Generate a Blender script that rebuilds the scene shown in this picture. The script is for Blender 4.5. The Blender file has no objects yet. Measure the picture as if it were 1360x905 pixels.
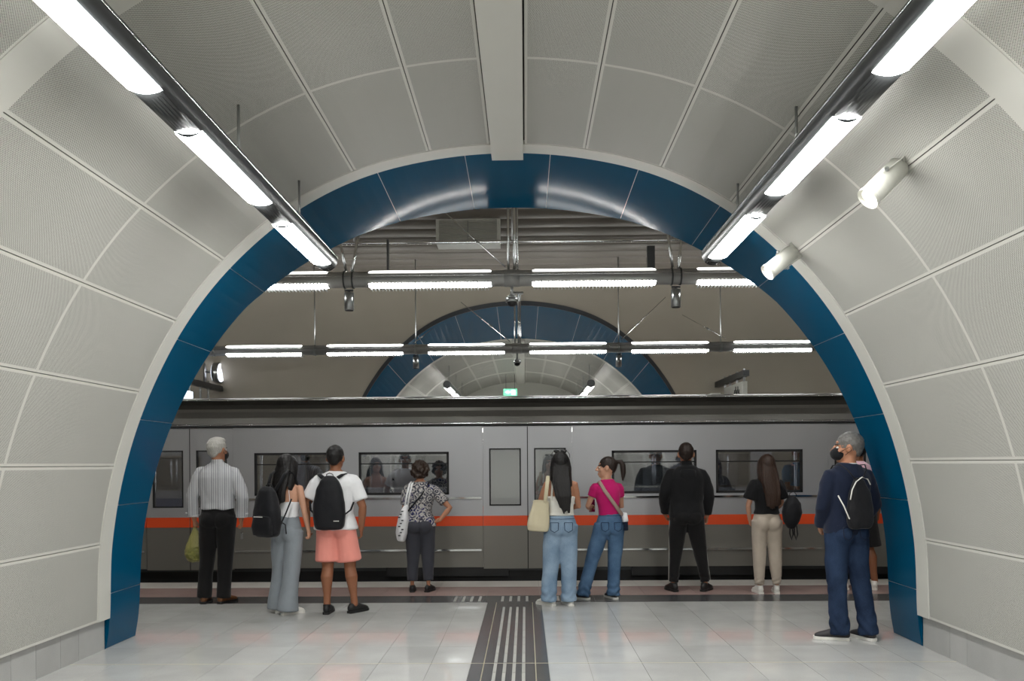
import bpy, bmesh, math, random
import numpy as np
from mathutils import Vector, Matrix

random.seed(7)
C = bpy.context.collection
SC = bpy.context.scene
PI = math.pi

# ------------------------------------------------------------------ camera
FPX = 1150.0
cam_d = bpy.data.cameras.new('camera')
cam = bpy.data.objects.new('camera', cam_d)
C.objects.link(cam)
cam.location = (0.13, 0.0, 1.5)
cam.rotation_euler = (PI / 2, 0.007, 0.0157)
cam_d.sensor_width = 36.0
cam_d.lens = FPX / 1360 * 36.0
cam_d.shift_y = 0.1202
cam_d.clip_start = 0.05
SC.camera = cam

# ------------------------------------------------------------------ world, exposure
w = bpy.data.worlds.new('world')
SC.world = w
w.use_nodes = True
w.node_tree.nodes['Background'].inputs[0].default_value = (0.8, 0.85, 0.9, 1)
w.node_tree.nodes['Background'].inputs[1].default_value = 0.02
SC.view_settings.view_transform = 'Standard'
SC.view_settings.look = 'None'
SC.view_settings.gamma = 1.0
SC.view_settings.exposure = 0.0
SC.cycles.use_denoising = True
SC.cycles.max_bounces = 10
SC.cycles.diffuse_bounces = 6
SC.cycles.sample_clamp_indirect = 8.0
TUNNEL_LIGHT = 58.0        # luminous strength of the tubes in the passage
HALL_LIGHT = 46.0          # luminous strength of the tubes over the platforms
TRAIN_LIGHT = 9.0         # strips inside the train
SPOT_LIGHT = 3.0


# ------------------------------------------------------------------ material helpers
def srgb(r, g, b):
    f = lambda c: (c / 255 / 12.92) if c / 255 <= 0.04045 else ((c / 255 + 0.055) / 1.055) ** 2.4
    return (f(r), f(g), f(b), 1.0)


class NT:
    def __init__(self, name):
        self.m = bpy.data.materials.new(name)
        self.m.use_nodes = True
        self.t = self.m.node_tree
        self.b = self.t.nodes['Principled BSDF']
        self.out = self.t.nodes['Material Output']

    def n(self, typ, **kw):
        nd = self.t.nodes.new(typ)
        for k, v in kw.items():
            setattr(nd, k, v)
        return nd

    def l(self, a, b):
        self.t.links.new(a, b)

    def val(self, sock, v):
        if hasattr(v, 'is_output'):
            self.l(v, sock)
        else:
            sock.default_value = v

    def math(self, op, a, b=0.0, c=None):
        nd = self.n('ShaderNodeMath', operation=op)
        self.val(nd.inputs[0], a)
        self.val(nd.inputs[1], b)
        if c is not None:
            self.val(nd.inputs[2], c)
        return nd.outputs[0]

    def mix(self, f, a, b):
        nd = self.n('ShaderNodeMix', data_type='RGBA')
        self.val(nd.inputs[0], f)
        self.val(nd.inputs[6], a)
        self.val(nd.inputs[7], b)
        return nd.outputs[2]

    def coord(self, kind='Object', scale=(1, 1, 1), rot=(0, 0, 0)):
        tc = self.n('ShaderNodeTexCoord')
        mp = self.n('ShaderNodeMapping')
        mp.inputs['Scale'].default_value = scale
        mp.inputs['Rotation'].default_value = rot
        self.l(tc.outputs[kind], mp.inputs[0])
        return mp.outputs[0]

    def noise(self, vec, scale=5.0, detail=3.0, rough=0.5):
        nd = self.n('ShaderNodeTexNoise')
        nd.inputs['Scale'].default_value = scale
        nd.inputs['Detail'].default_value = detail
        nd.inputs['Roughness'].default_value = rough
        self.l(vec, nd.inputs['Vector'])
        return nd.outputs['Fac']

    def ramp(self, f, stops):
        nd = self.n('ShaderNodeValToRGB')
        cr = nd.color_ramp
        while len(cr.elements) < len(stops):
            cr.elements.new(0.5)
        for e, (p, c) in zip(cr.elements, stops):
            e.position = p
            e.color = c
        self.l(f, nd.inputs[0])
        return nd.outputs[0]

    def bump(self, h, strength=0.3, dist=0.01):
        nd = self.n('ShaderNodeBump')
        nd.inputs['Strength'].default_value = strength
        nd.inputs['Distance'].default_value = dist
        self.l(h, nd.inputs['Height'])
        self.l(nd.outputs[0], self.b.inputs['Normal'])

    def set(self, **kw):
        names = {'col': 'Base Color', 'rough': 'Roughness', 'metal': 'Metallic', 'spec': 'Specular IOR Level',
                 'coat': 'Coat Weight', 'coatr': 'Coat Roughness', 'trans': 'Transmission Weight', 'alpha': 'Alpha',
                 'ecol': 'Emission Color', 'estr': 'Emission Strength', 'sheen': 'Sheen Weight', 'ior': 'IOR',
                 'sss': 'Subsurface Weight', 'aniso': 'Anisotropic'}
        for k, v in kw.items():
            self.val(self.b.inputs[names[k]], v)
        return self


def plain(name, rgb, rough=0.5, metal=0.0, var=0.06, nscale=30.0, bump=0.0, **kw):
    """painted / moulded surface with a slight procedural variation"""
    t = NT(name)
    v = t.coord('Object')
    f = t.noise(v, nscale, 4.0)
    c = srgb(*rgb)
    lo = tuple(x * (1 - var) for x in c[:3]) + (1,)
    hi = tuple(min(1, x * (1 + var)) for x in c[:3]) + (1,)
    t.set(col=t.mix(f, lo, hi), rough=rough, metal=metal, **kw)
    if bump:
        t.bump(f, bump, 0.004)
    return t.m


def cloth(name, rgb, rough=0.85, var=0.15, weave=900.0, fold=14.0, **kw):
    t = NT(name)
    v = t.coord('Object')
    f = t.noise(v, fold, 3.0)
    g = t.noise(v, weave, 1.0)
    c = srgb(*rgb)
    lo = tuple(x * (1 - var) for x in c[:3]) + (1,)
    hi = tuple(min(1, x * (1 + var)) for x in c[:3]) + (1,)
    t.set(col=t.mix(t.math('MULTIPLY_ADD', f, 0.6, t.math('MULTIPLY', g, 0.4)), lo, hi), rough=rough, spec=0.2,
          sheen=0.1, **kw)
    t.bump(t.math('ADD', f, t.math('MULTIPLY', g, 0.1)), 0.35, 0.012)
    return t.m


def emit(name, rgb, strength):
    t = NT(name)
    c = srgb(*rgb)
    v = t.coord('Object')
    f = t.noise(v, 3.0, 1.0)
    t.set(col=(0.8, 0.8, 0.8, 1), ecol=t.mix(f, c, tuple(x * 0.97 for x in c[:3]) + (1,)), estr=strength)
    return t.m


M = {}


def perforated():
    t = NT('perforated_panel')
    tc = t.n('ShaderNodeTexCoord')
    mp = t.n('ShaderNodeMapping')
    p = 0.0078
    mp.inputs['Scale'].default_value = (1 / p, 1 / p, 1)
    mp.inputs['Rotation'].default_value = (0, 0, PI / 4)
    t.l(tc.outputs['UV'], mp.inputs[0])
    fr = t.n('ShaderNodeVectorMath', operation='FRACTION')
    t.l(mp.outputs[0], fr.inputs[0])
    sb = t.n('ShaderNodeVectorMath', operation='SUBTRACT')
    t.l(fr.outputs[0], sb.inputs[0])
    sb.inputs[1].default_value = (0.5, 0.5, 0)
    ln = t.n('ShaderNodeVectorMath', operation='LENGTH')
    t.l(sb.outputs[0], ln.inputs[0])
    hole = t.math('LESS_THAN', ln.outputs['Value'], 0.34)
    ob = t.coord('Object')
    f = t.noise(ob, 2.0, 3.0)
    base = t.mix(f, srgb(196, 195, 187), srgb(206, 205, 198))
    t.set(col=t.mix(hole, base, srgb(38, 38, 36)), rough=t.math('MULTIPLY_ADD', hole, 0.4, 0.42), spec=0.45)
    return t.m


M['perf'] = perforated()
M['panel'] = plain('panel_paint', (198, 197, 190), 0.4, var=0.03, nscale=3)
M['panel_dark'] = plain('panel_backing', (60, 60, 57), 0.7)
M['blue'] = plain('blue_lacquer', (0, 72, 104), 0.13, var=0.08, nscale=1.6, spec=0.12, coat=0.0)
M['blue_joint'] = plain('joint_metal', (190, 195, 200), 0.35, 0.6)


def granite(name, a, b, rough=0.12, fleck=160.0, cloud=3.0):
    t = NT(name)
    v = t.coord('Object')
    oi = t.n('ShaderNodeObjectInfo')
    geo = t.n('ShaderNodeNewGeometry')
    f = t.noise(geo.outputs['Position'], fleck, 3.0, 0.7)
    g = t.noise(geo.outputs['Position'], cloud, 3.0)
    k = t.math('ADD', t.math('MULTIPLY', f, 0.55), t.math('MULTIPLY', g, 0.3))
    k = t.math('ADD', k, t.math('MULTIPLY', oi.outputs['Random'], 0.10))
    t.set(col=t.ramp(k, [(0.3, srgb(*a)), (0.75, srgb(*b))]),
          rough=t.math('MULTIPLY_ADD', g, 0.05, rough), spec=0.55)
    return t.m


M['floor'] = granite('floor_granite', (166, 166, 164), (206, 206, 204), 0.03)
M['floor_dark'] = granite('charcoal_floor_tile', (58, 60, 62), (84, 86, 88), 0.2)
M['floor_pink'] = granite('dusty_pink_floor_tile', (158, 132, 126), (180, 154, 147), 0.2)
M['floor_edge'] = granite('pale_edge_stone', (196, 192, 186), (216, 212, 206), 0.35)
M['rib'] = granite('pale_guiding_rib', (150, 150, 146), (190, 190, 184), 0.35)
M['rib_dim'] = M['rib']
M['grout'] = plain('grout', (126, 124, 118), 0.8)
M['joint_cream'] = plain('expansion_joint', (176, 168, 148), 0.6)
M['plinth'] = granite('plinth_granite', (150, 150, 148), (192, 192, 190), 0.35, 200)
M['vault'] = plain('vault_plaster', (150, 143, 130), 0.7, var=0.10, nscale=1.2)
M['vault_low'] = plain('lower_wall_plaster', (92, 88, 82), 0.7, var=0.1, nscale=1.2)
M['slat'] = plain('ceiling_plank_paint', (120, 114, 106), 0.45, var=0.1, nscale=4)
M['dark'] = plain('dark_void_paint', (30, 30, 30), 0.8)
M['track'] = plain('track_bed', (24, 23, 22), 0.95, nscale=40)
M['steel'] = plain('brushed_steel', (170, 172, 172), 0.28, 0.9, var=0.08, nscale=60)
M['chrome'] = plain('polished_chrome', (225, 228, 230), 0.12, 1.0)
M['housing'] = plain('light_housing_metal', (62, 64, 65), 0.3, 0.35, nscale=20)
M['hall_housing'] = plain('hall_light_housing', (150, 150, 148), 0.35, 0.3, nscale=20)
M['gunmetal'] = plain('gunmetal', (70, 72, 74), 0.4, 0.6)
M['black'] = plain('black_plastic', (22, 22, 23), 0.5)
M['white'] = plain('white_paint', (206, 206, 198), 0.45)
M['tube'] = emit('tunnel_tube_light', (255, 255, 252), TUNNEL_LIGHT)
M['tube_hall'] = emit('platform_tube_light', (255, 255, 252), HALL_LIGHT)
M['tube_up'] = emit('platform_upper_tube_light', (255, 255, 252), 3.5)
M['tube_up_far'] = emit('far_upper_tube_light', (255, 255, 252), 16.0)
M['spot'] = emit('spot_lens', (255, 250, 235), SPOT_LIGHT)
M['trainlamp'] = emit('train_interior_lamp', (255, 253, 246), TRAIN_LIGHT)
M['green_sign'] = emit('green_exit_light', (40, 200, 150), 1.5)
M['sign_white_lit'] = emit('white_sign_light', (225, 235, 250), 1.4)
M['clock_face'] = emit('clock_face_light', (235, 240, 255), 3.0)
M['orange_lit'] = emit('orange_display_light', (255, 140, 30), 2.0)
M['white_glyph'] = emit('sign_glyph_white', (235, 255, 245), 2.0)


def train_steel():
    t = NT('train_brushed_steel')
    v = t.coord('Object', (0.6, 1, 60))
    f = t.noise(v, 2.0, 3.0)
    v2 = t.coord('Object', (1, 1, 0.3))
    g = t.noise(v2, 0.9, 2.0)
    t.set(col=t.mix(g, srgb(154, 155, 158), srgb(188, 189, 192)), metal=0.45, rough=t.math('MULTIPLY_ADD', f, 0.12, 0.3))
    return t.m


M['train'] = train_steel()
M['train_light'] = plain('train_light_panel', (192, 193, 198), 0.35, 0.5, nscale=1.0, var=0.06)
M['train_low'] = plain('train_lower_panel', (120, 118, 112), 0.38, 0.4, nscale=1.0, var=0.06)
M['train_roof'] = plain('train_roof_paint', (44, 42, 38), 0.35, 0.3)
M['train_cant'] = plain('train_cantrail', (96, 94, 90), 0.3, 0.5)
M['orange'] = plain('orange_stripe', (214, 74, 30), 0.4, var=0.03)
M['seat'] = plain('train_seat_fabric', (60, 72, 110), 0.8)
M['interior'] = plain('train_interior_lining', (200, 200, 204), 0.5)
M['rubber'] = plain('door_rubber', (24, 24, 25), 0.7)


def glass(name, col, refl=0.25):
    t = NT(name)
    v = t.coord('Object')
    f = t.noise(v, 0.8, 1.0)
    tr = t.n('ShaderNodeBsdfTransparent')
    tr.inputs[0].default_value = col
    gl = t.n('ShaderNodeBsdfGlossy')
    gl.inputs[0].default_value = (0.9, 0.9, 0.92, 1)
    gl.inputs['Roughness'].default_value = 0.03
    fr = t.n('ShaderNodeFresnel')
    fr.inputs[0].default_value = 1.5
    fac = t.math('MINIMUM', t.math('ADD', fr.outputs[0], t.math('MULTIPLY_ADD', f, 0.04, refl)), 1.0)
    mx = t.n('ShaderNodeMixShader')
    t.l(fac, mx.inputs[0])
    t.l(tr.outputs[0], mx.inputs[1])
    t.l(gl.outputs[0], mx.inputs[2])
    t.l(mx.outputs[0], t.out.inputs['Surface'])
    return t.m


M['glass'] = glass('tinted_window_glass', (0.55, 0.57, 0.6, 1), 0.22)


# ------------------------------------------------------------------ mesh helpers
class MB:
    """collects vertices and faces for ONE mesh object"""

    def __init__(self):
        self.v, self.f, self.mi, self.sm, self.uv = [], [], [], [], {}

    def add(self, vs, fs, mi=0, smooth=False):
        o = len(self.v)
        self.v += [tuple(p) for p in vs]
        for f in fs:
            self.f.append(tuple(i + o for i in f))
            self.mi.append(mi)
            self.sm.append(smooth)
        return self

    def box(self, x0, x1, y0, y1, z0, z1, mi=0, mat=None):
        vs = [(x, y, z) for x in (x0, x1) for y in (y0, y1) for z in (z0, z1)]
        if mat is not None:
            vs = [tuple(mat @ Vector(p)) for p in vs]
        fs = [(0, 1, 3, 2), (4, 6, 7, 5), (0, 4, 5, 1), (2, 3, 7, 6), (0, 2, 6, 4), (1, 5, 7, 3)]
        return self.add(vs, fs, mi)

    def cyl(self, a, b, r, n=16, r2=None, mi=0, smooth=True, caps=True):
        a, b = Vector(a), Vector(b)
        r2 = r if r2 is None else r2
        t = (b - a).normalized()
        u = t.orthogonal().normalized()
        v = t.cross(u)
        vs = []
        for c, rr in ((a, r), (b, r2)):
            for i in range(n):
                th = 2 * PI * i / n
                vs.append(c + u * (rr * math.cos(th)) + v * (rr * math.sin(th)))
        fs = [(i, (i + 1) % n, n + (i + 1) % n, n + i) for i in range(n)]
        self.add(vs, fs, mi, smooth)
        if caps:
            o = len(self.v) - 2 * n
            self.f.append(tuple(o + i for i in range(n - 1, -1, -1)))
            self.f.append(tuple(o + n + i for i in range(n)))
            self.mi += [mi, mi]
            self.sm += [False, False]
        return self

    def sweep(self, pts, rads, ref=(1, 0, 0), n=16, p=2.0, cap=0.5, mi=0, smooth=True):
        """closed tube through pts with elliptical rings (ra along ref, rb across); superellipse power p"""
        P = [Vector(q) for q in pts]
        R = [(r, r) if not isinstance(r, (tuple, list)) else r for r in rads]
        ref = Vector(ref)
        rings = []
        m = len(P)
        T = []
        for i in range(m):
            a, b = P[max(0, i - 1)], P[min(m - 1, i + 1)]
            T.append((b - a).normalized())
        seq = []
        if cap:
            k = cap * min(R[0])
            seq.append((P[0] - T[0] * k, (R[0][0] * 0.35, R[0][1] * 0.35), T[0]))
            seq.append((P[0] - T[0] * k * 0.72, (R[0][0] * 0.75, R[0][1] * 0.75), T[0]))
        for i in range(m):
            seq.append((P[i], R[i], T[i]))
        if cap:
            k = cap * min(R[-1])
            seq.append((P[-1] + T[-1] * k * 0.72, (R[-1][0] * 0.75, R[-1][1] * 0.75), T[-1]))
            seq.append((P[-1] + T[-1] * k, (R[-1][0] * 0.35, R[-1][1] * 0.35), T[-1]))
        vs, fs = [], []
        for c, (ra, rb), t in seq:
            a = (ref - t * t.dot(ref))
            if a.length < 1e-4:
                a = t.orthogonal()
            a.normalize()
            b = t.cross(a)
            for j in range(n):
                th = 2 * PI * j / n
                cs, sn = math.cos(th), math.sin(th)
                if p != 2.0:
                    cs = math.copysign(abs(cs) ** (2 / p), cs)
                    sn = math.copysign(abs(sn) ** (2 / p), sn)
                vs.append(c + a * (ra * cs) + b * (rb * sn))
        q = len(seq)
        for i in range(q - 1):
            for j in range(n):
                fs.append((i * n + j, i * n + (j + 1) % n, (i + 1) * n + (j + 1) % n, (i + 1) * n + j))
        fs.append(tuple(range(n - 1, -1, -1)))
        fs.append(tuple((q - 1) * n + j for j in range(n)))
        return self.add(vs, fs, mi, smooth)

    def ell(self, c, r, n=16, m=10, rot=None, mi=0):
        vs, fs = [], []
        c = Vector(c)
        r = (r, r, r) if not isinstance(r, (tuple, list)) else r
        for i in range(m + 1):
            ph = PI * i / m
            for j in range(n):
                th = 2 * PI * j / n
                q = Vector((r[0] * math.sin(ph) * math.cos(th), r[1] * math.sin(ph) * math.sin(th), r[2] * math.cos(ph)))
                if rot is not None:
                    q = rot @ q
                vs.append(c + q)
        for i in range(m):
            for j in range(n):
                a, b = i * n + j, i * n + (j + 1) % n
                d, e = a + n, b + n
                fs.append((a, d, e, b))
        # merge poles: collapse by reusing first vertex of the pole row
        ff = []
        for f in fs:
            g = []
            for k in f:
                if k < n:
                    k = 0
                elif k >= m * n:
                    k = m * n
                if k not in g:
                    g.append(k)
            if len(g) > 2:
                ff.append(tuple(g))
        return self.add(vs, ff, mi, True)

    def xf(self, mat, start=0):
        for i in range(start, len(self.v)):
            self.v[i] = tuple(mat @ Vector(self.v[i]))
        return self

    def mesh(self, name, mats):
        me = bpy.data.meshes.new(name)
        me.from_pydata(self.v, [], self.f)
        for m in mats:
            me.materials.append(m)
        me.polygons.foreach_set('material_index', self.mi)
        me.polygons.foreach_set('use_smooth', self.sm)
        me.update()
        if any(len(f) == 0 for f in self.f):
            pass
        # drop loose vertices (poles)
        used = set(i for f in self.f for i in f)
        if len(used) < len(self.v):
            bm = bmesh.new()
            bm.from_mesh(me)
            bmesh.ops.delete(bm, geom=[v for v in bm.verts if not v.link_faces], context='VERTS')
            bm.to_mesh(me)
            bm.free()
        return me

    def build(self, name, mats, parent=None, flip=True):
        if not isinstance(mats, (list, tuple)):
            mats = [mats]
        me = self.mesh(name, mats)
        bm = bmesh.new()
        bm.from_mesh(me)
        bmesh.ops.recalc_face_normals(bm, faces=bm.faces)
        bm.to_mesh(me)
        bm.free()
        o = bpy.data.objects.new(name, me)
        C.objects.link(o)
        if parent is not None:
            o.parent = parent
        return o


def tag(o, label=None, cat=None, group=None, kind=None):
    if label:
        o['label'] = label
    if cat:
        o['category'] = cat
    if group:
        o['group'] = group
    if kind:
        o['kind'] = kind
    return o


def empty(name, loc=(0, 0, 0), rz=0.0, label=None, cat=None, group=None, kind=None):
    o = bpy.data.objects.new(name, None)
    C.objects.link(o)
    o.location = loc
    o.rotation_euler = (0, 0, rz)
    o.empty_display_size = 0.2
    return tag(o, label, cat, group, kind)


def copy_part(src, parent, loc=None):
    c = src.copy()
    C.objects.link(c)
    c.parent = parent
    if loc is not None:
        c.location = loc
    return c


# ------------------------------------------------------------------ tunnel cross-section (metres, half profile)
HALF = [(3.33, 0.0), (3.30, 0.25), (3.275, 0.873), (3.16, 1.5), (2.955, 2.095), (2.655, 2.66), (2.27, 3.14),
        (1.77, 3.56), (1.22, 3.84), (0.62, 3.99), (0.0, 4.04)]


def catmull(pts, k=8):
    out = []
    P = [Vector(p) for p in pts]
    ext = [P[0] * 2 - P[1]] + P + [Vector((-P[-2].x, P[-2].y))]
    for i in range(1, len(ext) - 2):
        p0, p1, p2, p3 = ext[i - 1:i + 3]
        for j in range(k):
            t = j / k
            out.append(0.5 * ((2 * p1) + (p2 - p0) * t + (2 * p0 - 5 * p1 + 4 * p2 - p3) * t * t +
                              (3 * p1 - p0 - 3 * p2 + p3) * t ** 3))
    out.append(P[-1])
    return out


HC = catmull(HALF)                      # right base -> crown, Vector2 (x, z)
KNOT = {i: i * 8 for i in range(len(HALF))}
FULL = [Vector((-p.x, p.y)) for p in HC] + [p for p in HC[::-1][1:]]     # left base -> crown -> right base


def offset_profile(pts, d):
    """move a profile outward by d"""
    out = []
    for i, p in enumerate(pts):
        a, b = pts[max(0, i - 1)], pts[min(len(pts) - 1, i + 1)]
        t = (b - a).normalized()
        n = Vector((-t.y, t.x))
        if n.dot(p - Vector((0, 1.2))) < 0:
            n = -n
        out.append(p + n * d)
    return out


def strip_between(mb, A, B, mi=0, smooth=True):
    """quads between two 3-D polylines of equal length"""
    n = len(A)
    mb.add(list(A) + list(B), [(i, i + 1, n + i + 1, n + i) for i in range(n - 1)], mi, smooth)


def slab_between(mb, A, B, A2, B2, mi=0):
    """solid plate: front face A-B, back face A2-B2"""
    n = len(A)
    vs = list(A) + list(B) + list(A2) + list(B2)
    fs = []
    for i in range(n - 1):
        fs.append((i, i + 1, n + i + 1, n + i))
        fs.append((2 * n + i, 3 * n + i, 3 * n + i + 1, 2 * n + i + 1))
        fs.append((i, 2 * n + i, 2 * n + i + 1, i + 1))
        fs.append((n + i, n + i + 1, 3 * n + i + 1, 3 * n + i))
    fs.append((0, n, 3 * n, 2 * n))
    fs.append((n - 1, 3 * n - 1, 4 * n - 1, 2 * n - 1))
    mb.add(vs, fs, mi, False)


# ---- panels of one ring: 9 a side, each a mesh spanning y = 0..L
PL = 1.4555
GAP = 0.003
THK = 0.018


def sub_profile(a, b, mirror):
    """points of the half curve between arc parameters a..b (knot units), x mirrored if asked"""
    N = 5
    out = []
    for j in range(N + 1):
        t = (a + (b - a) * j / N) * 8
        i = min(int(t), len(HC) - 2)
        p = HC[i].lerp(HC[i + 1], t - i)
        out.append(Vector((-p.x, p.y)) if mirror else p)
    return out


def panel_mesh(idx, mirror):
    a, b = idx, idx + 1
    if idx == 9:
        b = 9.78                       # crown panel stops at the plain spine strip
    if idx == 0:
        a = 0.98
    pts = sub_profile(a, b, mirror)
    L = sum((pts[i + 1] - pts[i]).length for i in range(len(pts) - 1))
    # resample rows: 0, gap, flange, interior..., flange
    s = [0]
    for i in range(len(pts) - 1):
        s.append(s[-1] + (pts[i + 1] - pts[i]).length)

    def at(q):
        q = max(0, min(L, q))
        for i in range(len(pts) - 1):
            if q <= s[i + 1] + 1e-9:
                return pts[i].lerp(pts[i + 1], (q - s[i]) / (s[i + 1] - s[i]))
        return pts[-1]
    FL = 0.019
    us = [GAP, GAP + FL] + [GAP + FL + (L - 2 * GAP - 2 * FL) * k / 5 for k in range(1, 5)] + [L - GAP - FL, L - GAP]
    FV = 0.014
    vsy = [0.0, FV, PL - FV, PL - 0.0]
    row = [at(u) for u in us]
    back = offset_profile(row, THK)
    nu, nv = len(us), len(vsy)
    me = bpy.data.meshes.new('wall_panel')
    V, F, MI, UV = [], [], [], []
    for i in range(nu):
        for j in range(nv):
            V.append((row[i].x, vsy[j], row[i].y))
    for i in range(nu - 1):
        for j in range(nv - 1):
            F.append((i * nv + j, (i + 1) * nv + j, (i + 1) * nv + j + 1, i * nv + j + 1))
            MI.append(0 if 0 < i < nu - 2 and j == 1 else 1)
            UV.append([(us[i], vsy[j]), (us[i + 1], vsy[j]), (us[i + 1], vsy[j + 1]), (us[i], vsy[j + 1])])
    o = len(V)
    for i in range(nu):
        for j in (0, nv - 1):
            V.append((back[i].x, vsy[j], back[i].y))
    for i in range(nu - 1):
        for j, jj in ((0, 0), (nv - 1, 1)):
            F.append((i * nv + j, (i + 1) * nv + j, o + (i + 1) * 2 + jj, o + i * 2 + jj))
            MI.append(1)
            UV.append([(0, 0)] * 4)
    for i in (0, nu - 1):
        for j in range(nv - 1):
            a0 = o + i * 2
            ya, yb = (0, 1)
            if j == 1 or True:
                pass
        F.append((i * nv, i * nv + nv - 1, o + i * 2 + 1, o + i * 2))
        MI.append(1)
        UV.append([(0, 0)] * 4)
    me.from_pydata(V, [], F)
    me.materials.append(M['perf'])
    me.materials.append(M['panel'])
    me.polygons.foreach_set('material_index', MI)
    uvl = me.uv_layers.new(name='UVMap')
    k = 0
    for u4 in UV:
        for u in u4:
            uvl.data[k].uv = u
            k += 1
    # normals towards the passage
    bm = bmesh.new()
    bm.from_mesh(me)
    for f in bm.faces:
        c = f.calc_center_median()
        f.normal_update()
    bm.to_mesh(me)
    bm.free()
    me.update()
    return me


PANELS = {(i, m): panel_mesh(i, m) for i in list(range(1, 10)) for m in (True, False)}


def add_panels(y, par_l, par_c, par_r):
    """one ring of panels starting at y: knots 1..5 belong to the side walls, 6..9 to the ceiling"""
    for (i, m), me in PANELS.items():
        par = par_c if i >= 6 else (par_l if m else par_r)
        o = bpy.data.objects.new('wall_panel' if i < 6 else 'ceiling_panel', me)
        C.objects.link(o)
        o.parent = par
        o.location = (0, y, 0)


def lining(y0, y1, names, labels, panel_rings, band_ys):
    """backing shells for left wall, ceiling, right wall with their panels, plain bands and the spine strip"""
    out = []
    outer = offset_profile(FULL, 0.03)
    outer2 = offset_profile(FULL, 0.10)
    n = len(FULL)
    k6 = 6 * 8
    cuts = [(0, k6), (k6, n - 1 - k6), (n - 1 - k6, n - 1)]
    objs = []
    for (a, b), nm, lb in zip(cuts, names, labels):
        mb = MB()
        A = [(p.x, y0, p.y) for p in outer[a:b + 1]]
        B = [(p.x, y1, p.y) for p in outer[a:b + 1]]
        A2 = [(p.x, y0, p.y) for p in outer2[a:b + 1]]
        B2 = [(p.x, y1, p.y) for p in outer2[a:b + 1]]
        slab_between(mb, A, B, A2, B2)
        o = mb.build(nm, M['panel_dark'])
        tag(o, lb, 'ceiling' if 'ceil' in nm else 'wall', kind='structure')
        objs.append(o)
    for y in panel_rings:
        add_panels(y, objs[0], objs[1], objs[2])
    inner = offset_profile(FULL, -0.004)
    for (ya, yb) in band_ys:
        for (a, b), par in zip(cuts, objs):
            ia = a if a else 8
            ib = b if b < n - 1 else n - 1 - 8
            mb = MB()
            slab_between(mb, [(p.x, ya, p.y) for p in inner[ia:ib + 1]], [(p.x, yb, p.y) for p in inner[ia:ib + 1]],
                         [(p.x, ya, p.y) for p in outer[ia:ib + 1]], [(p.x, yb, p.y) for p in outer[ia:ib + 1]])
            o = mb.build('plain_band', M['panel'], par)
    mb = MB()
    mb.box(-0.128, 0.128, y0 if y0 > 10 else y0, y1 + (0.02 if y0 < 10 else 0), 3.985, 4.06)
    mb.build('spine_strip', M['panel'], objs[1])
    return objs


# near passage: the camera stands in it
RINGS = []
BANDS = [(6.87, 7.07)]
yy = 6.87
for k in range(4):
    RINGS += [yy - PL - 0.001, yy - 2 * PL - 0.002]
    BANDS.append((yy - 2 * PL - 0.24, yy - 2 * PL - 0.003))
    yy -= 2 * PL + 0.24
Y_BACK = yy - 0.0
NEAR = lining(Y_BACK, 7.07, ['wall_left', 'ceiling', 'wall_right'],
              ['curved left side of the near passage, clad in perforated grey panels',
               'arched ceiling of the near passage with perforated panels and a plain spine strip',
               'curved right side of the near passage, clad in perforated grey panels'],
              RINGS, BANDS)

# wall closing the passage behind the camera
mb = MB()
pts = [(p.x, p.y) for p in offset_profile(FULL, 0.1)]
n = len(pts)
mb.add([(x, Y_BACK, z) for x, z in pts] + [(x, Y_BACK - 0.1, z) for x, z in pts],
       [tuple(range(n)), tuple(range(2 * n - 1, n - 1, -1))] + [(i, i + 1, n + i + 1, n + i) for i in range(n - 1)] +
       [(n - 1, 0, n, 2 * n - 1)])
tag(mb.build('wall_back', M['panel']), 'plain grey wall closing the passage behind the viewpoint', 'wall', kind='structure')

# ------------------------------------------------------------------ floor
fl = MB()
fl.box(-3.6, 3.6, Y_BACK, 4.7, -0.08, 0.0, 1)
fl.box(-3.6, 3.6, 4.7, 7.1, -0.08, -0.004, 0)
fl.box(-12, 12, 7.1, 11.06, -0.08, -0.004, 0)
fl.box(-12, -6.92, 7.1, 9.35, -0.004, 0.0, 1)
fl.box(6.92, 12, 7.1, 9.35, -0.004, 0.0, 1)
floor = fl.build('floor', [M['grout'], M['floor']])
tag(floor, 'polished pale grey stone floor of the passage and near platform', 'floor', kind='structure')

tile_cache = {}


def tile(wx, wy, h=0.010, mat='floor', name='floor_tile', g=0.0015):
    key = (round(wx, 4), round(wy, 4), mat, name)
    if key not in tile_cache:
        m = MB()
        m.box(g, wx - g, g, wy - g, -h, 0.0)
        tile_cache[key] = m.mesh(name, [M[mat]])
    return tile_cache[key]


def put_tile(x, y, wx, wy, mat='floor', name='floor_tile', z=0.0, par=None):
    o = bpy.data.objects.new(name, tile(wx, wy, mat=mat, name=name))
    C.objects.link(o)
    o.parent = par or floor
    o.location = (x, y, z)
    return o


xs_cols = [0.29, 0.59] + [0.59 + 0.4 * k for k in range(1, 16)] + [6.92]
rows_t = [(4.7, 5.3), (5.3, 5.9), (5.9, 6.494), (6.506, 7.1)]
rows_p = [(7.1, 7.66), (7.66, 8.22), (8.22, 8.78), (8.78, 9.35)]
for sgn in (1, -1):
    for a, b in zip(xs_cols[:-1], xs_cols[1:]):
        for (ya, yb) in rows_t + rows_p:
            if yb <= 7.11 and a > 3.32:
                continue
            bb = min(b, 3.36) if yb <= 7.11 else b
            x0 = a if sgn > 0 else -bb
            put_tile(x0, ya, bb - a, yb - ya)
mb = MB()
mb.box(-3.33, 3.33, 6.494, 6.506, -0.004, 0.0005)
mb.build('expansion_joint', M['joint_cream'], floor)

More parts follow.
